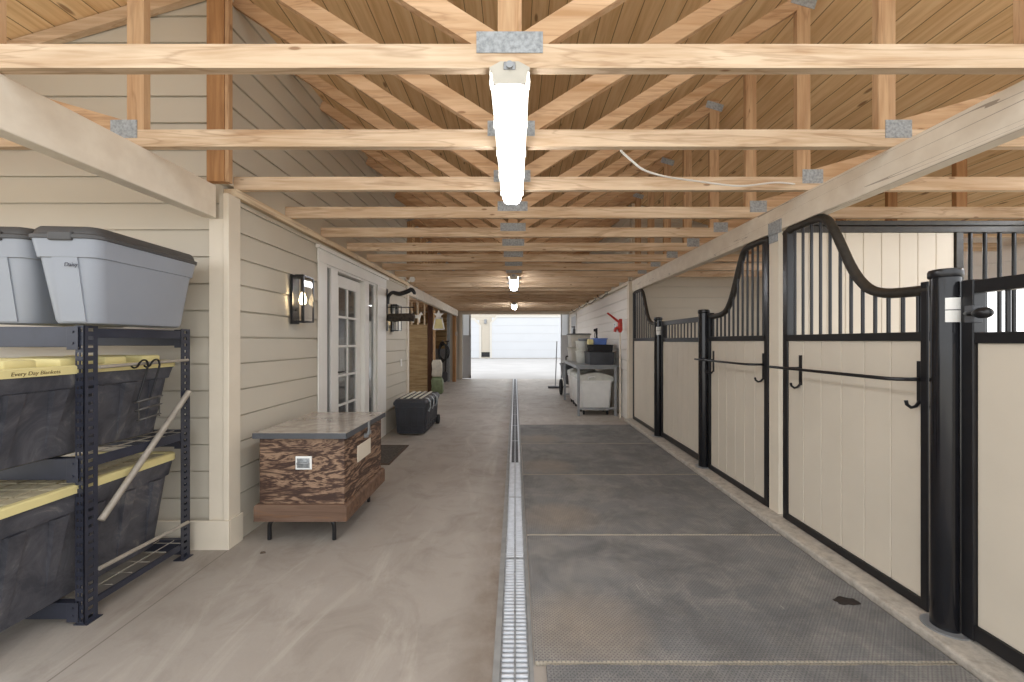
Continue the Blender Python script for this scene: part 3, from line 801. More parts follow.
# grey totes on top shelf
def grey_tote(cx, label, word=None):
    y0, y1, z0 = 1.875, 2.535, 1.452
    cy, L, Wt = (y0+y1)/2, y1-y0, .29
    root = thing('storage_tote', (cx, cy, z0), label, 'storage tote', 'grey totes on the top shelf')
    H = .40
    def ring(t_, grow=0, r=.05):
        return rrect(cx, cy, Wt-.07*(1-t_)+grow, L-.11*(1-t_)+grow, r, z0+t_*H)
    m = MB(); m.loft([ring(0, -.03, .04), ring(.012, -.008, .05), ring(.05, 0, .05), ring(.78, 0, .05), ring(.785, .016, .05), ring(.97, .02, .05), ring(1.0, .02, .05)])
    # front and back handle pads
    for yy, s in ((cy-L/2, -1), (cy+L/2, 1)):
        t_ = [(0.03, .030), (.55, .012), (.80, .008), (.84, .012)]
        m.loft([[(cx-.055, yy-s*(-.0)+(-s)*(-.006) + s*(-.055)*(1-q), z0+q*H), (cx+.055, yy+s*.006 + s*(-.055)*(1-q), z0+q*H), (cx+.055, yy - s*.03 + s*(-.055)*(1-q), z0+q*H), (cx-.055, yy - s*.03 + s*(-.055)*(1-q), z0+q*H)] for q in (.03, .5, .83)])
    part(root, 'body', m, M['tote_grey'], smooth=40)
    m = MB()
    def lr(w, d, r, z): return rrect(cx, cy, w, d, r, z)
    lw, ld = Wt+.035, L+.035
    m.loft([lr(lw-.03, ld-.03, .05, z0+H-.004), lr(lw, ld, .055, z0+H), lr(lw, ld, .055, z0+H+.016), lr(lw-.02, ld-.02, .05, z0+H+.022), lr(lw-.03, ld-.03, .05, z0+H+.045), lr(lw-.05, ld-.05, .045, z0+H+.058), lr(lw-.10, ld-.10, .04, z0+H+.06), lr(lw-.12, ld-.12, .035, z0+H+.05)])
    part(root, 'lid', m, M['lid_grey'], smooth=40)
    for yy in (y0-.006, y1+.006): part(root, 'latch', MB().box(cx-.052, cx+.052, yy-.014, yy+.014, z0+H-.012, z0+H+.03, .006), M['lid_grey'])
    if word: text_mesh(word, .027, M['ink'], root, 'lettering', (cx+.0, y0+.004, z0+.27), ROT_FRONT)
    root.rotation_euler.z = .075
    return root
grey_tote(-2.145, 'light grey storage tote with dark lid marked Daisy, on the rack top', 'Daisy')
grey_tote(-2.475, 'light grey tote beside the one marked Daisy, cut by the picture edge')

def black_tote(z0, H, cx, y0, y1, label, word=None, Wt=.52):
    cy, L = (y0+y1)/2, y1-y0
    root = thing('storage_tote', (cx, cy, z0), label, 'storage tote', 'black totes with yellow lids')
    def ring(t_, grow=0, r=.05):
        return rrect(cx, cy, Wt-.12*(1-t_)+grow, L-.10*(1-t_)+grow, r, z0+t_*H, 4)
    m = MB(); m.loft([ring(0, -.03, .04), ring(.02, 0, .04), ring(.80, 0, .05), ring(.805, .02, .05), ring(.97, .03, .05), ring(1.0, .03, .05)])
    # wedge ribs on the long side
    for s in (-1, 1):
        for i in range(6):
            yy = cy-L/2+.12+i*(L-.24)/5
            xt = cx+s*(Wt/2+.013); xb_ = cx+s*(Wt/2-.05)
            m.poly([(xt, yy-.03, z0+.8*H), (xt, yy+.03, z0+.8*H), (xb_, yy+.014, z0+.12*H), (xb_, yy-.014, z0+.12*H),
                    (xt-s*.06, yy-.04, z0+.8*H), (xt-s*.06, yy+.04, z0+.8*H), (xb_-s*.03, yy+.02, z0+.1*H), (xb_-s*.03, yy-.02, z0+.1*H)],
                   [(0,1,2,3),(0,4,5,1),(1,5,6,2),(2,6,7,3),(3,7,4,0)])
    part(root, 'body', m, M['tote_black'], smooth=35)
    lw, ld, zt = Wt+.045, L+.045, z0+H
    m = MB(); R_ = lambda g, r, z: rrect(cx, cy, lw+g, ld+g, r, z, 4)
    m.loft([R_(-.02, .05, zt-.012), R_(0, .055, zt-.012), R_(0, .055, zt+.022), R_(-.012, .05, zt+.028), R_(-.07, .045, zt+.028), R_(-.08, .04, zt+.012)])
    # raised pads on the lid
    for i in range(5):
        yy = cy-L/2+.12+i*(L-.24)/4
        if word: m.box(cx-lw/2+.05, cx+lw/2-.05, yy-.06, yy+.06, zt+.010, zt+.062, .01)
    part(root, 'lid', m, M['yellow'], smooth=35)
    if not word:
        m = MB()
        for a in range(5):
            for i in range(12):
                xx = cx-lw/2+.04+(a+.5)*(lw-.08)/5; yy = cy-ld/2+.04+(i+.5)*(ld-.08)/12
                m.box(xx-.042, xx+.042, yy-.038, yy+.038, zt+.005, zt+.024, .004)
        part(root, 'lid_panels', m, M['dusty'], label='dusty grid of raised panels on the lid')
    if word: text_mesh(word, .0235, M['ink_brown'], root, 'lettering', (cx+lw/2+.0008, 1.675, zt-.003), ROT_RIGHT)
    return root
black_tote(.812, .412, -2.395, 1.42, 2.50, 'black tote with yellow lid reading Every Day Blankets, on the middle shelf', 'Every Day Blankets')
black_tote(.118, .53, -2.395, 1.42, 2.50, 'scuffed black tote with yellow lid on the bottom shelf')

# wire hanger on the rack rod
root = thing('wire_hanger', (-2.06, 2.22, 1.24), 'black wire hook with coiled rings hanging on the rack rod', 'wire hanger')
m = MB()
for dx, dy in ((0, 0), (.012, .06)):
    yb_ = 2.20+dy; x = -2.052+dx
    pts = [(x+.0, yb_-.06, 1.235), (x, yb_-.045, 1.225), (x, yb_-.025, 1.232), (x, yb_-.012, 1.252), (x, yb_+.005, 1.264), (x, yb_+.025, 1.262), (x, yb_+.035, 1.24), (x, yb_+.03, 1.21), (x+.0, yb_-.02, 1.06), (x, yb_-.03, 1.05)]
    m.tube(smoothline(pts, 3), .005, 6)
part(root, 'hooks', m, M['black'], smooth=60)
m = MB()
for z, r in ((1.045, .075), (1.00, .07), (.945, .06)):
    m.tube([(-2.045+.035*cos(2*pi*k/20), 2.235+r*sin(2*pi*k/20), z+.012*sin(2*pi*k/20+1)) for k in range(20)], .0055, 6, closed=True)
for yy in (2.175, 2.30): m.tube([(-2.045, yy, 1.05), (-2.045, yy, .94)], .0038, 6)
part(root, 'rings', m, M['wire'], smooth=60)

# ------------------------------------------------------------------ wooden trunk
TX0, TX1, TY0, TY1 = -1.745, -1.145, 2.70, 3.47
root = thing('tack_chest', (-1.44, 3.08, 0), 'brown plywood tack trunk with metal top on black legs by the wall', 'trunk')
part(root, 'body', MB().box(TX0+.012, TX1-.012, TY0+.012, TY1-.012, .20, .715, .004), M['plywood'])
part(root, 'plinth', MB().prism([(TX0-.012, .155), (TX1+.012, .155), (TX1+.012, .252), (TX1+.0, .268), (TX0-.0, .268), (TX0-.012, .252)], 'y', TY0-.012, TY1+.012), M['trunk_trim'])
m = MB(); m.box(TX0-.012, TX1+.014, TY0-.015, TY1+.01, .712, .752, .004)
lid = part(root, 'lid', m, M['metal_top'])
m = MB(); m.box(TX0-.016, TX1+.018, TY0-.019, TY0-.0155, .714, .751); m.box(TX1+.0145, TX1+.018, TY0-.019, TY1+.01, .714, .751)
part(lid, 'edge_strip', m, M['vent'])
m = MB(); cx = -1.43
m.box(cx-.055, cx+.055, TY0+.003, TY0+.012, .50, .59, .004)
part(root, 'pull_plate', m, M['white_plastic'], label='silver recessed pull plate')
m = MB(); m.box(cx-.042, cx+.042, TY0-.001, TY0+.003, .513, .577, .001); m.tube([(cx-.035, TY0-.002, .555), (cx-.035, TY0-.014, .545), (cx+.035, TY0-.014, .545), (cx+.035, TY0-.002, .555)], .005, 8)
part(root, 'pull_handle', m, M['galv'], smooth=50)
part(root, 'name_plate', MB().box(TX1-.012, TX1-.005, 2.93, 3.19, .48, .60, .002), M['trim'], label='blank cream plate on the long side')
m = MB(); m.box(TX1+.018, TX1+.024, 3.06, 3.10, .68, .75, .002); m.box(TX1+.014, TX1+.030, 3.055, 3.105, .65, .68, .003); m.box(TX1-.012, TX1+.016, 3.06, 3.10, .63, .66, .002)
part(root, 'hasp', m, M['galv'])
for y in (TY0+.06, TY1-.06):
    for x, s in ((TX0+.06, -1), (TX1-.11, 1)):
        m = MB(); m.tube(smoothline([(x-s*.10, y, .138), (x-s*.03, y, .138), (x+s*.0, y, .12), (x+s*.008, y, .09), (x+s*.008, y, .002)], 4), .014, 10)
        part(root, 'leg', m, M['black'], smooth=50)

# ------------------------------------------------------------------ black wheeled trunk
BX0, BX1, BY0, BY1 = -1.745, -1.29, 5.80, 6.72
root = thing('wheeled_tote', (-1.55, 6.2, 0), 'black ribbed wheeled storage trunk on the floor past the doormat', 'storage trunk')
cx, cy = (BX0+BX1)/2, (BY0+BY1)/2; w, d = BX1-BX0, BY1-BY0
m = MB(); m.loft([rrect(cx, cy, w-.05, d-.06, .03, .03), rrect(cx, cy, w-.035, d-.045, .03, .045), rrect(cx, cy, w, d, .03, .41), rrect(cx, cy, w+.02, d+.02, .03, .415), rrect(cx, cy, w+.02, d+.02, .03, .44)])
m.box(cx-w/2+.06, cx+w/2-.06, BY0+.012, BY0+.05, .025, .05)
for i in range(5):
    x = BX0+.05+i*(w-.1)/4; m.loft([[(x-.012, BY0+.015, .06), (x+.012, BY0+.015, .06), (x+.012, BY0+.05, .06), (x-.012, BY0+.05, .06)], [(x-.012, BY0-.008, .41), (x+.012, BY0-.008, .41), (x+.012, BY0+.03, .41), (x-.012, BY0+.03, .41)]])
for i in range(6):
    y = BY0+.08+i*(d-.16)/5; m.loft([[(BX1-.02, y-.014, .06), (BX1-.012, y-.014, .06), (BX1-.012, y+.014, .06), (BX1-.02, y+.014, .06)], [(BX1-.02, y-.014, .41), (BX1+.008, y-.014, .41), (BX1+.008, y+.014, .41), (BX1-.02, y+.014, .41)]])
m.box(BX0+.03, BX1-.03, BY0+.006, BY0+.03, .12, .135); m.box(BX1-.02, BX1-.002, BY0+.04, BY1-.04, .12, .135)
part(root, 'body', m, M['black_plastic'], smooth=30)
m = MB(); m.loft([rrect(cx, cy, w+.045, d+.045, .04, .44), rrect(cx, cy, w+.05, d+.05, .04, .475), rrect(cx, cy, w+.0, d+.0, .04, .515), rrect(cx, cy, w-.06, d-.06, .03, .52)])
part(root, 'lid', m, M['black_plastic'], smooth=35)
for i in range(4):
    x = BX0+.075+i*.093
    part(root, 'lid_ridge', MB().box(x-.018, x+.018, BY0+.07, BY1-.07, .518, .538, .006), M['sack'], label='dusty pale ridge on the lid')
for i in range(3):
    y = BY0+.13+i*.24
    m = MB(); m.tube([(BX1+.012, y, .33), (BX1+.034, y, .38), (BX1+.036, y, .47), (BX1+.0, y, .515), (BX1-.04, y, .524)], .014, 8)
    part(root, 'latch', m, M['galv'], smooth=50)
m = MB(); m.cyl((BX1-.02, BY1-.06, .075), (BX1+.03, BY1-.06, .075), .075, 20); m.cyl((BX1+.03, BY1-.06, .075), (BX1+.034, BY1-.06, .075), .03, 14)
part(root, 'wheel', m, M['rubber'], smooth=40)
m = MB(); m.cyl((BX0-.03, BY1-.06, .075), (BX0+.02, BY1-.06, .075), .075, 20); part(root, 'wheel', m, M['rubber'], smooth=40)
m = MB(); m.box(WL+.05, -1.39, 4.42, 5.22, .0005, .012, .004)
r = solo('doormat', m, M['doormat'], (-1.6, 4.8, 0), 'worn brown doormat in front of the glass door', 'doormat')
m = MB()
for a in ((WL+.05, -1.39, 4.415, 4.44), (WL+.05, -1.39, 5.20, 5.225), (-1.41, -1.385, 4.415, 5.225)): m.box(a[0], a[1], a[2], a[3], .001, .0145, .003)
part(r, 'border', m, M['leaf'])

# small litter
def flake(name, x, y, size, mat, label, cat):
    m = MB(); n = 9
    base = [(x+size*random.uniform(.7,1.1)*cos(2*pi*k/n), y+.6*size*random.uniform(.6,1.1)*sin(2*pi*k/n), .001) for k in range(n)]
    top = [((p[0]-x)*.7+x, (p[1]-y)*.7+y, .007+random.uniform(0,.004)) for p in base]
    m.loft([base, top]); solo(name, m, mat, (x, y, 0), label, cat, smooth=60)
flake('dry_leaf', -1.63, 2.585, .022, M['leaf'], 'dark dry leaf on the concrete in front of the trunk', 'leaf')
m = MB(); n = 18
rad = [random.uniform(.6, 1.1) for _ in range(n)]
B = [(1.72+.075*rad[k]*cos(2*pi*k/n), 2.08+.042*rad[k]*sin(2*pi*k/n), .0165) for k in range(n)]
m.loft([B, [((p[0]-1.72)*.75+1.72, (p[1]-2.08)*.75+2.08, .022+.004*rad[k]) for k, p in enumerate(B)]])
solo('dirt_clod', m, M['clod'], (1.72, 2.08, .016), 'dark flattened dirt clod on the mat near the large black post', 'dirt clod', smooth=60)

# ------------------------------------------------------------------ cable and hooks
pts = [(622,152,2.17),(632,161,2.2),(642,169,2.24),(655,174,2.3),(668,177,2.36),(685,179.5,2.43),(700,181.5,2.5),(722,184.5,2.56),(740,186,2.6),(757,184.5,2.64),(775,182.5,2.68),(790,183.5,2.72),(800,185,2.75)]
pts = [((px-515)*y/400, y, 1.37+(341-py)*y/400) for px, py, y in pts]
pts = [(pts[0][0]-.01, 2.155, 2.398)]+pts
solo('electric_cable', MB().tube(smoothline(pts, 3), .006, 8), M['white'], (1.0, 2.4, 2.3), 'white cable drooping between trusses toward the stall beam', 'cable', smooth=60)
def wall_hook(y, label):
    x = WR-.04
    pts = [(x+.015, y, 2.355), (x-.02, y, 2.35), (x-.05, y, 2.32), (x-.11, y, 2.27), (x-.17, y, 2.28), (x-.20, y, 2.32), (x-.20, y, 2.34)]
    m = MB(); m.tube(smoothline(pts, 3), .008, 8); m.box(x+.004, x+.010, y-.02, y+.02, 2.345, 2.395)
    solo('wall_hook', m, M['black'], (x, y, 2.33), label, 'hook', 'black hooks on the right wall trim', smooth=60)
for i, y in enumerate((8.4, 9.6, 10.8, 12.2)):
    wall_hook(y, ('curved black hook under the ceiling above the black crate', 'curved black hook, second from the stalls along the wall top', 'curved black hook, third from the stalls along the wall top', 'curved black hook nearest the far doorway on the wall top')[i])

# ------------------------------------------------------------------ steel work table and what stands on it
QX0, QX1, QY0, QY1 = 1.14, 1.86, 7.30, 9.35
QZ = .93
root = thing('work_table', (1.5, 8.3, 0), 'grey steel work table against the right siding wall', 'table')
m = MB(); m.box(QX0-.03, QX1+.03, QY0-.03, QY1+.03, QZ-.025, QZ, .004); part(root, 'table_top', m, M['steel'])
for x in (QX0, QX1-.045):
    for y in (QY0, QY1-.045): part(root, 'leg', MB().box(x, x+.045, y, y+.045, .0, QZ-.025, .004), M['steel'])
m = MB()
for y in (QY0+.008, QY1-.037): m.box(QX0+.045, QX1-.045, y, y+.03, .115, .15, .003); m.box(QX0+.045, QX1-.045, y, y+.03, QZ-.075, QZ-.025, .003)
for x in (QX0+.008, QX1-.037): m.box(x, x+.03, QY0+.045, QY1-.045, QZ-.075, QZ-.025, .003)
part(root, 'rail', m, M['steel'])
def feed_bin(y0, label):
    x0, x1, d = QX0+.06, QX1-.06, .50
    cx, cy = (x0+x1)/2, y0+d/2; w = x1-x0
    root = thing('feed_bin', (cx, cy, 0), label, 'feed bin', 'white rolling feed bins under the table')
    m = MB(); m.loft([rrect(cx, cy, w-.10, d-.10, .04, .085), rrect(cx, cy, w-.08, d-.08, .05, .10), rrect(cx, cy, w, d-.02, .05, .60), rrect(cx, cy, w+.02, d, .05, .605), rrect(cx, cy, w+.02, d, .05, .64)])
    part(root, 'body', m, M['white_plastic'], smooth=40)
    m = MB(); rings = []
    for q in range(9):
        x = cx-w/2-.015+(w+.03)*q/8; zt = .655+.13*sin(pi*(.12+.78*q/8))**.8
        rings.append([(x, y0+.0, .642), (x, y0-.004, .66), (x, y0+.03, zt), (x, y0+d-.03, zt), (x, y0+d+.004, .66), (x, y0+d, .642)])
    m.loft(rings); part(root, 'lid', m, M['clear_tub'], smooth=35)
    m = MB(); m.tube([(cx-w*.25, y0-.004, .665), (cx-w*.25, y0-.03, .70), (cx-w*.05, y0-.03, .72), (cx-w*.05, y0-.002, .70)], .014, 8); part(root, 'handle', m, M['white_plastic'], smooth=50)
    for x in (x0+.08, x1-.08):
        for y in (y0+.09, y0+d-.09):
            m = MB(); m.cyl((x-.014, y, .036), (x+.014, y, .036), .036, 14); m.box(x-.018, x+.018, y-.015, y+.015, .06, .087); part(root, 'caster', m, M['rubber'], smooth=40)
for i, y in enumerate((7.37, 7.99, 8.61)):
    feed_bin(y, ('white rolling feed bin at the front end of the table', 'white rolling feed bin, middle of three under the table', 'white rolling feed bin at the doorway end of the table')[i])
# two open black crates stacked
def crate(z0, h, x0, x1, y0, y1, mat, name, label, cat, group=None, wall=.012):
    root = thing(name, ((x0+x1)/2, (y0+y1)/2, z0), label, cat, group)
    cx, cy, w, d = (x0+x1)/2, (y0+y1)/2, x1-x0, y1-y0
    m = MB(); m.loft([rrect(cx, cy, w-.03, d-.03, .02, z0), rrect(cx, cy, w-.01, d-.01, .025, z0+h-.02), rrect(cx, cy, w+.012, d+.012, .025, z0+h-.018), rrect(cx, cy, w+.012, d+.012, .025, z0+h), rrect(cx, cy, w-.01-2*wall, d-.01-2*wall, .02, z0+h), rrect(cx, cy, w-.03-2*wall, d-.03-2*wall, .015, z0+.015)])
    part(root, 'tub', m, mat, smooth=40); return root
r = crate(QZ+.001, .235, 1.37, 1.83, 7.33, 7.95, M['black_plastic'], 'plastic_crate', 'large dark crate on the front end of the table', 'crate')
r = crate(QZ+.24, .13, 1.43, 1.83, 7.42, 7.92, M['rubber'], 'plastic_crate', 'shallow black tray stacked on the large dark crate', 'crate')
crate(QZ+.373, .12, 1.48, 1.74, 7.52, 7.85, M['blue'], 'plastic_tub', 'blue plastic tub on top of the black tray', 'tub')
m = MB(); m.lathe([(.10, QZ+.001), (.115, QZ+.02), (.13, QZ+.22), (.138, QZ+.225), (.138, QZ+.24)], 1.36, 8.11, 24); r = solo('plastic_bucket', m, M['clear_tub'], (1.36, 8.11, QZ), 'cloudy bucket standing on the table behind the dark crate', 'bucket', 'cloudy buckets on the table', smooth=40)
m = MB(); m.lathe([(.10, QZ+.241), (.115, QZ+.26), (.13, QZ+.42), (.138, QZ+.425), (.138, QZ+.44)], 1.36, 8.11, 24); solo('plastic_bucket', m, M['clear_tub'], (1.36, 8.11, QZ+.24), 'cloudy bucket stacked on the other cloudy bucket', 'bucket', 'cloudy buckets on the table', smooth=40)
crate(QZ+.443, .05, 1.27, 1.45, 7.95, 8.17, M['steel'], 'small_tray', 'small grey tray on top of the stacked buckets', 'tray')
def box_tote(z0, label):
    x0, x1, y0, y1 = 1.20, 1.62, 8.55, 9.2; cx, cy, w, d = (x0+x1)/2, (y0+y1)/2, x1-x0, y1-y0
    root = thing('storage_tote', (cx, cy, z0), label, 'storage tote', 'beige totes at the back of the table')
    m = MB(); m.loft([rrect(cx, cy, w-.05, d-.05, .03, z0), rrect(cx, cy, w-.01, d-.01, .03, z0+.25), rrect(cx, cy, w+.01, d+.01, .03, z0+.255), rrect(cx, cy, w+.01, d+.01, .03, z0+.275)])
    part(root, 'body', m, M['beige_plastic'], smooth=40)
    m = MB(); m.loft([rrect(cx, cy, w+.03, d+.03, .03, z0+.275), rrect(cx, cy, w+.03, d+.03, .03, z0+.292), rrect(cx, cy, w-.04, d-.04, .03, z0+.30)])
    part(root, 'lid', m, M['lid_grey'] if z0 > 1.1 else M['beige_plastic'], smooth=40)
box_tote(QZ+.001, 'beige storage tote on the back end of the table, under another'); box_tote(QZ+.303, 'beige storage tote with dark lid, topmost at the table back')
def bottle(x, y, z, h, r, mat, label, cap=True):
    root = thing('spray_bottle', (x, y, z), label, 'bottle')
    part(root, 'bottle_body', MB().lathe([(r*.9, z), (r, z+.01), (r, z+h*.55), (r*.6, z+h*.68), (r*.35, z+h*.75), (r*.35, z+h*.82)], x, y, 16), mat, smooth=50)
    m = MB(); m.box(x-.02, x+.018, y-.016, y+.016, z+h*.82, z+h, .004); m.box(x-.06, x-.02, y-.01, y+.01, z+h*.9, z+h*.98, .003); m.tube([(x-.03, y, z+h*.9), (x-.045, y, z+h*.8), (x-.04, y, z+h*.72)], .006, 8)
    part(root, 'trigger_head', m, M['rubber'])
bottle(1.66, 8.14, QZ+.001, .70, .055, M['black_plastic'], 'tall dark spray bottle standing behind the black tray')
bottle(1.30, 8.80, QZ+.604, .16, .03, M['vent'], 'small dark bottle on the topmost beige tote')
m = MB(); m.box(1.37, 1.46, 7.45, 7.62, QZ+.373, QZ+.47, .01); solo('sponge_pack', m, M['yellow'], (1.41, 7.53, QZ+.373), 'yellow pack beside the blue tub', 'sponge')
m = MB(); m.box(1.48, 1.60, 8.28, 8.46, QZ+.001, QZ+.46, .03); solo('supply_jug', m, M['lid_grey'], (1.54, 8.37, QZ), 'dark grey jug on the table between buckets and beige totes', 'jug')

# yard hydrant with red head
root = thing('yard_hydrant', (1.86, 7.08, 0), 'red handled water hydrant on a pipe by the siding corner', 'hydrant')
part(root, 'pipe', MB().cyl((1.86, 7.08, 0), (1.86, 7.08, 1.56), .013, 14), M['trim'], smooth=50)
m = MB(); m.tube([(1.86, 7.08, 1.52), (1.86, 7.08, 1.56), (1.86, 7.08, 1.68), (1.86, 7.08, 1.74)], [.024,.042,.042,.03], 14)
m.tube([(1.86, 7.08, 1.60), (1.80, 7.06, 1.60), (1.765, 7.05, 1.575), (1.76, 7.05, 1.53)], [.028,.028,.026,.024], 12)
h = part(root, 'head', m, M['red'], smooth=50)
m = MB(); m.tube([(1.84, 7.06, 1.70), (1.78, 7.05, 1.745), (1.63, 7.02, 1.855), (1.615, 7.02, 1.86)], [.022,.022,.016,.01], 10); m.box(1.83, 1.885, 7.03, 7.05, 1.64, 1.76, .004)
part(root, 'lever', m, M['red'], smooth=50)
m = MB(); m.box(WR-.05, WR-.015, 7.6, 7.78, 1.58, 1.72, .006); r = solo('outlet_box', m, M['white_plastic'], (WR-.03, 7.7, 1.65), 'pale electrical outlet box on the siding above the black tray', 'outlet')
m = MB()
for z in (1.615, 1.665): m.box(WR-.054, WR-.05, 7.655, 7.725, z, z+.035, .001)
part(r, 'socket_cover', m, M['steel'])

# window near the far end of right wall
root = bpy.data.objects.new('window_1', None); COL.objects.link(root); root['kind'] = 'structure'; root.location = (WR, 13.3, 1.9)
m = MB(); a, b, z0, z1 = 12.75, 13.9, 1.42, 2.26
m.box(WR-.03, WR-.013, a, a+.08, z0, z1, .003); m.box(WR-.03, WR-.013, b-.08, b, z0, z1, .003); m.box(WR-.03, WR-.013, a, b, z0, z0+.08, .003); m.box(WR-.03, WR-.013, a, b, z1-.08, z1, .003)
part(root, 'window_frame', m, M['white']); part(root, 'pane', MB().box(WR-.022, WR-.014, a+.08, b-.08, z0+.08, z1-.08), M['grey_door'])

# cart and broom past the table
root = thing('muck_cart', (1.5, 10.3, 0), 'dark two-wheeled cart standing past the work table', 'cart')
m = MB(); m.loft([rrect(1.50, 10.2, .45, .7, .05, .30), rrect(1.50, 10.2, .60, .9, .05, .75), rrect(1.50, 10.2, .64, .94, .05, .755), rrect(1.50, 10.2, .64, .94, .05, .78), rrect(1.50, 10.2, .56, .86, .05, .78), rrect(1.50, 10.2, .42, .66, .05, .33)])
part(root, 'tub', m, M['vent'], smooth=40)
for x in (1.17, 1.83):
    m = MB(); m.tube([(x, 10.15+.17*cos(2*pi*k/24), .205+.17*sin(2*pi*k/24)) for k in range(24)], .033, 10, closed=True); m.cyl((x-.02, 10.15, .205), (x+.02, 10.15, .205), .12, 18)
    part(root, 'wheel', m, M['rubber'], smooth=40)
m = MB(); m.cyl((1.17, 10.15, .205), (1.83, 10.15, .205), .012, 10)
for x in (1.24, 1.76): m.tube([(x, 10.15, .21), (x, 10.0, .28), (x, 9.75, .75), (x, 9.72, .98)], .014, 10)
m.tube([(1.24, 9.72, .98), (1.24, 9.70, 1.0), (1.76, 9.70, 1.0), (1.76, 9.72, .98)], .018, 10); m.box(1.30, 1.33, 10.45, 10.48, 0, .32); m.box(1.67, 1.70, 10.45, 10.48, 0, .32)
part(root, 'handle_frame', m, M['black'], smooth=50)
root = thing('push_broom', (1.16, 11.6, 0), 'push broom standing upright near the far doorway', 'broom')
part(root, 'broom_handle', MB().cyl((1.17, 11.6, .05), (1.23, 11.75, 1.36), .014, 10), M['steel'], smooth=50)
part(root, 'broom_head', MB().box(.95, 1.38, 11.56, 11.63, .04, .07, .01), M['steel']); part(root, 'bristles', MB().box(.96, 1.37, 11.565, 11.625, 0, .04), M['vent'])

# ------------------------------------------------------------------ iron bracket with log sign and ornaments
YB = 5.93
root = thing('iron_bracket', (WL+.014, YB, 1.9), 'black iron horse-shaped scroll bracket above the hanging log', 'bracket')
m = MB(); m.box(WL+.014, WL+.024, YB-.025, YB+.025, 1.52, 2.14, .002); part(root, 'back_bar', m, M['black'])
m = MB(); m.tube(smoothline([(WL+.03, YB, 1.92), (-1.875, YB, 2.03), (-1.82, YB, 2.085), (-1.76, YB, 2.075), (-1.70, YB, 2.07), (-1.58, YB, 2.11), (-1.535, YB, 2.135), (-1.495, YB, 2.09), (-1.49, YB, 2.06)], 4), [.018+.016*sin(pi*min(1, i/32)) for i in range(33)], 12)
m.tube([(-1.56, YB, 2.12), (-1.55, YB, 2.165), (-1.54, YB, 2.13)], [.01,.008,.004], 8)
part(root, 'horse_scroll', m, M['black'], smooth=60)
m = MB(); m.tube([(WL+.02, YB, 1.87), (-1.50, YB, 1.87)], .008, 8); part(root, 'cross_bar', m, M['black'], smooth=60)
root = thing('hanging_log', (-1.72, YB, 1.72), 'dark rustic log hanging from the iron bracket', 'log sign')
m = MB(); m.tube([(-1.885, YB, 1.72), (-1.875, YB, 1.72), (-1.78, YB, 1.715), (-1.68, YB, 1.722), (-1.50, YB, 1.72), (-1.49, YB, 1.72)], [.045,.058,.062,.058,.06,.046], 16)
part(root, 'log', m, M['log'], smooth=60)
m = MB()
for x in (-1.83, -1.57): m.tube([(x, YB, 1.765), (x, YB, 1.868)], .004, 6)
part(root, 'chain', m, M['black'])
# white horse silhouette
def outline_solid(pts, axis_y, sc, ox, oz, thick):
    m = MB(); m.prism([(ox+x*sc, oz+z*sc) for x, z in pts], 'y', axis_y, axis_y+thick); return m
horse = [(.05,0),(.15,0),(.17,.32),(.22,.42),(.55,.42),(.60,.3),(.60,0),(.70,0),(.72,.32),(.78,.5),(.80,.66),(.86,.74),(.98,.72),(1.0,.80),(.90,.92),(.84,1.0),(.80,.95),(.70,.86),(.62,.72),(.25,.72),(.12,.70),(.02,.58),(-.04,.35),(.02,.33),(.06,.5)]
m = outline_solid(horse, 7.20, .19, -1.85, 1.70, .012)
m.tube([(-1.765, 7.206, 1.82), (-1.765, 7.206, 2.2)], .002, 6)
solo('horse_ornament', m, M['white'], (-1.72, 7.2, 1.7), 'white horse cut-out hanging beside the log', 'ornament')
root = thing('lantern_ornament', (-1.95, 10.2, 2.0), 'pale yellow bell-shaped ornament with a star top under the beam', 'ornament')
Yl = 10.2
star = [(.14*cos(pi/2+k*pi/5)*(1 if k % 2 == 0 else .45), .14*sin(pi/2+k*pi/5)*(1 if k % 2 == 0 else .45)) for k in range(10)]
m = MB(); m.prism([(-1.95+x, 2.03+z) for x, z in star], 'y', Yl, Yl+.02); part(root, 'star', m, M['white'])
m = MB()
for a, b in (((-2.03, 1.97), (-2.09, 1.67)), ((-1.87, 1.97), (-1.81, 1.67)), ((-2.09, 1.67), (-1.81, 1.67)), ((-2.03, 1.95), (-1.87, 1.95))): m.bar(a, b, .03, Yl, Yl+.03)
part(root, 'bell_frame', m, M['white'])
part(root, 'bell_inset', MB().prism([(-2.02, 1.94), (-2.07, 1.69), (-1.83, 1.69), (-1.88, 1.94)], 'y', Yl+.01, Yl+.02), M['yellow'])
m = MB(); m.tube([(-1.95, Yl+.01, 2.16), (-1.95, Yl+.01, 2.2)], .004, 6); part(root, 'hanger', m, M['black'])
# small floodlight on top of the beam end
root = thing('flood_light', (-1.88, 7.0, 2.41), 'small white twin-head floodlight on the trim above the iron bracket', 'flood light')
part(root, 'base', MB().box(-1.90, -1.84, 6.97, 7.03, 2.398, 2.43, .006), M['white'])
for s in (-1, 1):
    m = MB(); c = Vector((-1.86+s*.07, 6.98, 2.46)); m.tube([(-1.87, 7.0, 2.425), tuple(c+Vector((0, .02, 0)))], .012, 8); m.tube([tuple(c+Vector((0, .04, .01))), tuple(c), tuple(c+Vector((s*.01, -.05, -.02)))], [.025,.04,.05], 14)
    part(root, 'lamp_head', m, M['white'], smooth=50)

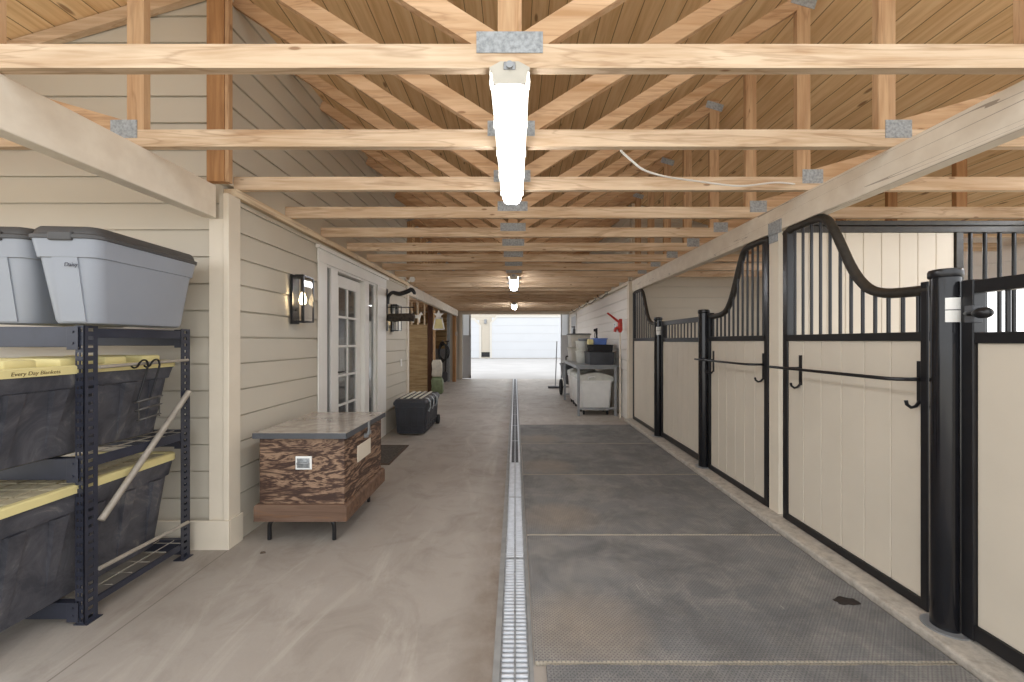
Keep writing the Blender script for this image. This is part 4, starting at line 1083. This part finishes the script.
# ------------------------------------------------------------------ feed bay on the left
YP = 10.6
root = thing('plank_partition', (-3.8, YP, 0), 'brown plank partition topped with pale bars inside the feed bay', 'partition')
m = MB()
for i in range(10): m.box(-5.5, -2.32, YP, YP+.04, .005+i*.18, .005+i*.18+.176, .005)
part(root, 'planks', m, M['barnwood'])
for i in range(14):
    x = -2.40-i*.17
    part(root, 'bar', MB().box(x-.02, x+.02, YP+.005, YP+.035, 1.80, 2.398), M['lumber_y'])
m = MB(); m.box(-2.31, -2.19, YP-.02, YP+.08, 0, 2.398, .004); solo('wooden_post', m, M['darkwood'], (-2.25, YP, 0), 'dark brown square post at the end of the plank partition', 'post')
m = MB(); m.box(-2.175, -2.12, YP-.02, YP+.06, 0, 2.198, .003); solo('wooden_post', m, M['lumber_z'], (-2.15, YP, 0), 'slim pale post beside the dark brown post', 'post')
m = MB()
for i in range(14): m.box(-5.5, -2.42, 14.22, 14.34, .005+i*.17, .005+i*.17+.166, .03)
solo('plank_wall', m, M['barnwood'], (-4, 14.3, 0), 'brown log-like plank wall at the back of the feed bay', 'plank wall')
m = MB(); m.box(-2.30, -2.20, 13.5, 13.56, 0, 2.35, .003); solo('steel_post', m, M['galv'], (-2.25, 13.5, 0), 'grey steel post in front of the plank wall', 'post')
m = MB(); m.box(-2.10, -1.99, 13.42, 13.54, 0, 2.398, .003); solo('wooden_post', m, M['lumber_dark'], (-2.05, 13.5, 0), 'brown post carrying the far end of the feed bay beam', 'post')
m = MB(); m.box(-3.05, -2.36, 14.10, 14.13, .0, 1.10, .004); solo('metal_sheet', m, M['steel'], (-2.7, 14.1, 0), 'grey sheet leaning against the plank wall', 'sheet')
root = thing('garden_hose', (-2.32, 12.6, .9), 'black hose coil hanging beside the plank wall', 'hose')
m = MB()
for q in range(4):
    m.tube([(-2.42+q*.02+(.12+.015*q)*cos(2*pi*k/24), 13.3+q*.03, 1.0+(.34-.03*q)*sin(2*pi*k/24)) for k in range(24)], .016, 8, closed=True)
part(root, 'coil', m, M['black'], smooth=60)
m = MB(); m.tube([(-2.40, 13.5, 1.36), (-2.40, 13.3, 1.36), (-2.40, 13.27, 1.40)], .012, 8); part(root, 'hanger', m, M['steel'], smooth=60)
root = thing('shovel', (-2.26, 13.3, 0), 'black handled shovel standing against the grey steel post', 'shovel')
part(root, 'shaft', MB().cyl((-2.30, 13.2, .30), (-2.28, 13.45, 1.35), .022, 10), M['black'], smooth=50)
part(root, 'blade', MB().prism([(-2.40, .32), (-2.40, .08), (-2.31, .0), (-2.22, .08), (-2.22, .32), (-2.28, .36), (-2.34, .36)], 'y', 13.17, 13.19), M['vent'])
part(root, 'grip', MB().cyl((-2.34, 13.45, 1.36), (-2.22, 13.45, 1.36), .02, 10), M['black'], smooth=50)
def sack(x, y, z, w, d, h, mat, label):
    m = MB(); m.loft([rrect(x, y, w*.8, d*.8, .04, z), rrect(x, y, w, d, .06, z+.04), rrect(x+.01, y, w*.96, d*1.03, .06, z+h*.45), rrect(x, y, w*1.0, d*.9, .05, z+h*.8), rrect(x-.005, y, w*.8, d*.55, .03, z+h*.95), rrect(x, y, w*.75, d*.2, .01, z+h)])
    solo('feed_sack', m, mat, (x, y, z), label, 'sack', 'feed sacks by the pale post', smooth=70)
sack(-2.02, 10.40, .001, .30, .24, .44, M['green_bag'], 'green feed sack on the floor by the dark post')
sack(-2.03, 10.40, .443, .26, .20, .44, M['sack'], 'white feed sack stacked on the green sack')
m = MB(); m.box(-2.0, -1.92, 13.39, 13.415, 1.55, 1.68, .01); solo('wall_thermometer', m, M['beige_plastic'], (-1.96, 13.4, 1.6), 'small pale box on the post below the feed bay beam end', 'box')

# ------------------------------------------------------------------ sliding doors of far doorway, building outside
def slider(name, x0, x1):
    root = bpy.data.objects.new(name, None); COL.objects.link(root); root['kind'] = 'structure'; root.location = ((x0+x1)/2, 14.5, 0)
    m = MB(); y0, y1 = 14.50, 14.55
    m.box(x0, x1, y0+.008, y1-.008, .02, 1.55); m.box(x0, x0+.04, y0, y1, .02, OZ+.05); m.box(x1-.07, x1, y0, y1, .02, OZ+.05); m.box(x0, x1, y0, y1, 1.53, 1.58); m.box(x0, x1, y0, y1, OZ, OZ+.05); m.box(x0, x1, y0, y1, .02, .12)
    part(root, 'door_panel', m, M['grey_door']); part(root, 'pane', MB().box(x0+.04, x1-.07, y0+.02, y1-.02, 1.58, OZ), M['pane'])
slider('door_2', OX0-.02, -1.60); slider('door_3', 1.66, OX1+.02)
GY = 32.0
root = thing('garage_building', (0, GY, 0), 'bright garage building with white doors seen through the far doorway', 'building')
m = MB(); siding_y(m, GY, -1, -14, 14, -.05, 5.4, .22, back=.3); part(root, 'wall', m, M['outwall'])
def gdoor(x0, x1, z1):
    m = MB(); n = 5
    for i in range(n): m.box(x0, x1, GY-.05, GY-.013, .02+i*(z1-.02)/n, .02+(i+1)*(z1-.02)/n-.006, .006)
    d = part(root, 'garage_door', m, M['garage'])
    m = MB(); c = .45
    m.box(x0-.16, x0, GY-.08, GY-.013, 0, z1-c); m.box(x1, x1+.16, GY-.08, GY-.013, 0, z1-c); m.box(x0+c, x1-c, GY-.08, GY-.013, z1, z1+.16)
    m.prism([(x0-.16, z1-c), (x0, z1-c), (x0+c, z1), (x0+c, z1+.16), (x0+c-.08, z1+.16)], 'y', GY-.08, GY-.013)
    m.prism([(x1+.16, z1-c), (x1, z1-c), (x1-c, z1), (x1-c, z1+.16), (x1-c+.08, z1+.16)], 'y', GY-.08, GY-.013)
    part(d, 'door_trim', m, M['garage_trim'])
gdoor(-1.85, 5.6, 3.25); gdoor(-9.2, -2.85, 3.05)
m = MB(); m.box(-2.72, -2.0, GY-.06, GY-.013, .10, .48, .01); part(root, 'vent', m, M['rubber'])
m = MB(); m.box(-2.46, -2.26, GY-.14, GY-.013, 2.75, 3.1, .02); part(root, 'wall_lamp', m, M['steel'])

# ------------------------------------------------------------------ light, camera
w = bpy.data.worlds.new('sky'); SC.world = w; w.use_nodes = True
bg = w.node_tree.nodes['Background']; bg.inputs[0].default_value = (.95, .975, 1.0, 1); bg.inputs[1].default_value = 1.6
cam = bpy.data.cameras.new('camera'); cam.sensor_width = 36; cam.lens = 400/1024*36; cam.shift_x = -3/1024; cam.shift_y = 0
cam.clip_start = .02; cam.clip_end = 300
co = bpy.data.objects.new('camera', cam); COL.objects.link(co); co.location = (0, 0, 1.37); co.rotation_euler = (pi/2, 0, 0)
SC.camera = co
vs = SC.view_settings; vs.view_transform = 'Standard'; vs.look = 'None'; vs.gamma = 1; vs.use_curve_mapping = False; vs.exposure = 0.6
c = SC.cycles; c.max_bounces = 10; c.diffuse_bounces = 6; c.glossy_bounces = 4; c.transmission_bounces = 8; c.sample_clamp_indirect = 6
c.caustics_reflective = False; c.caustics_refractive = False
c.use_denoising = True
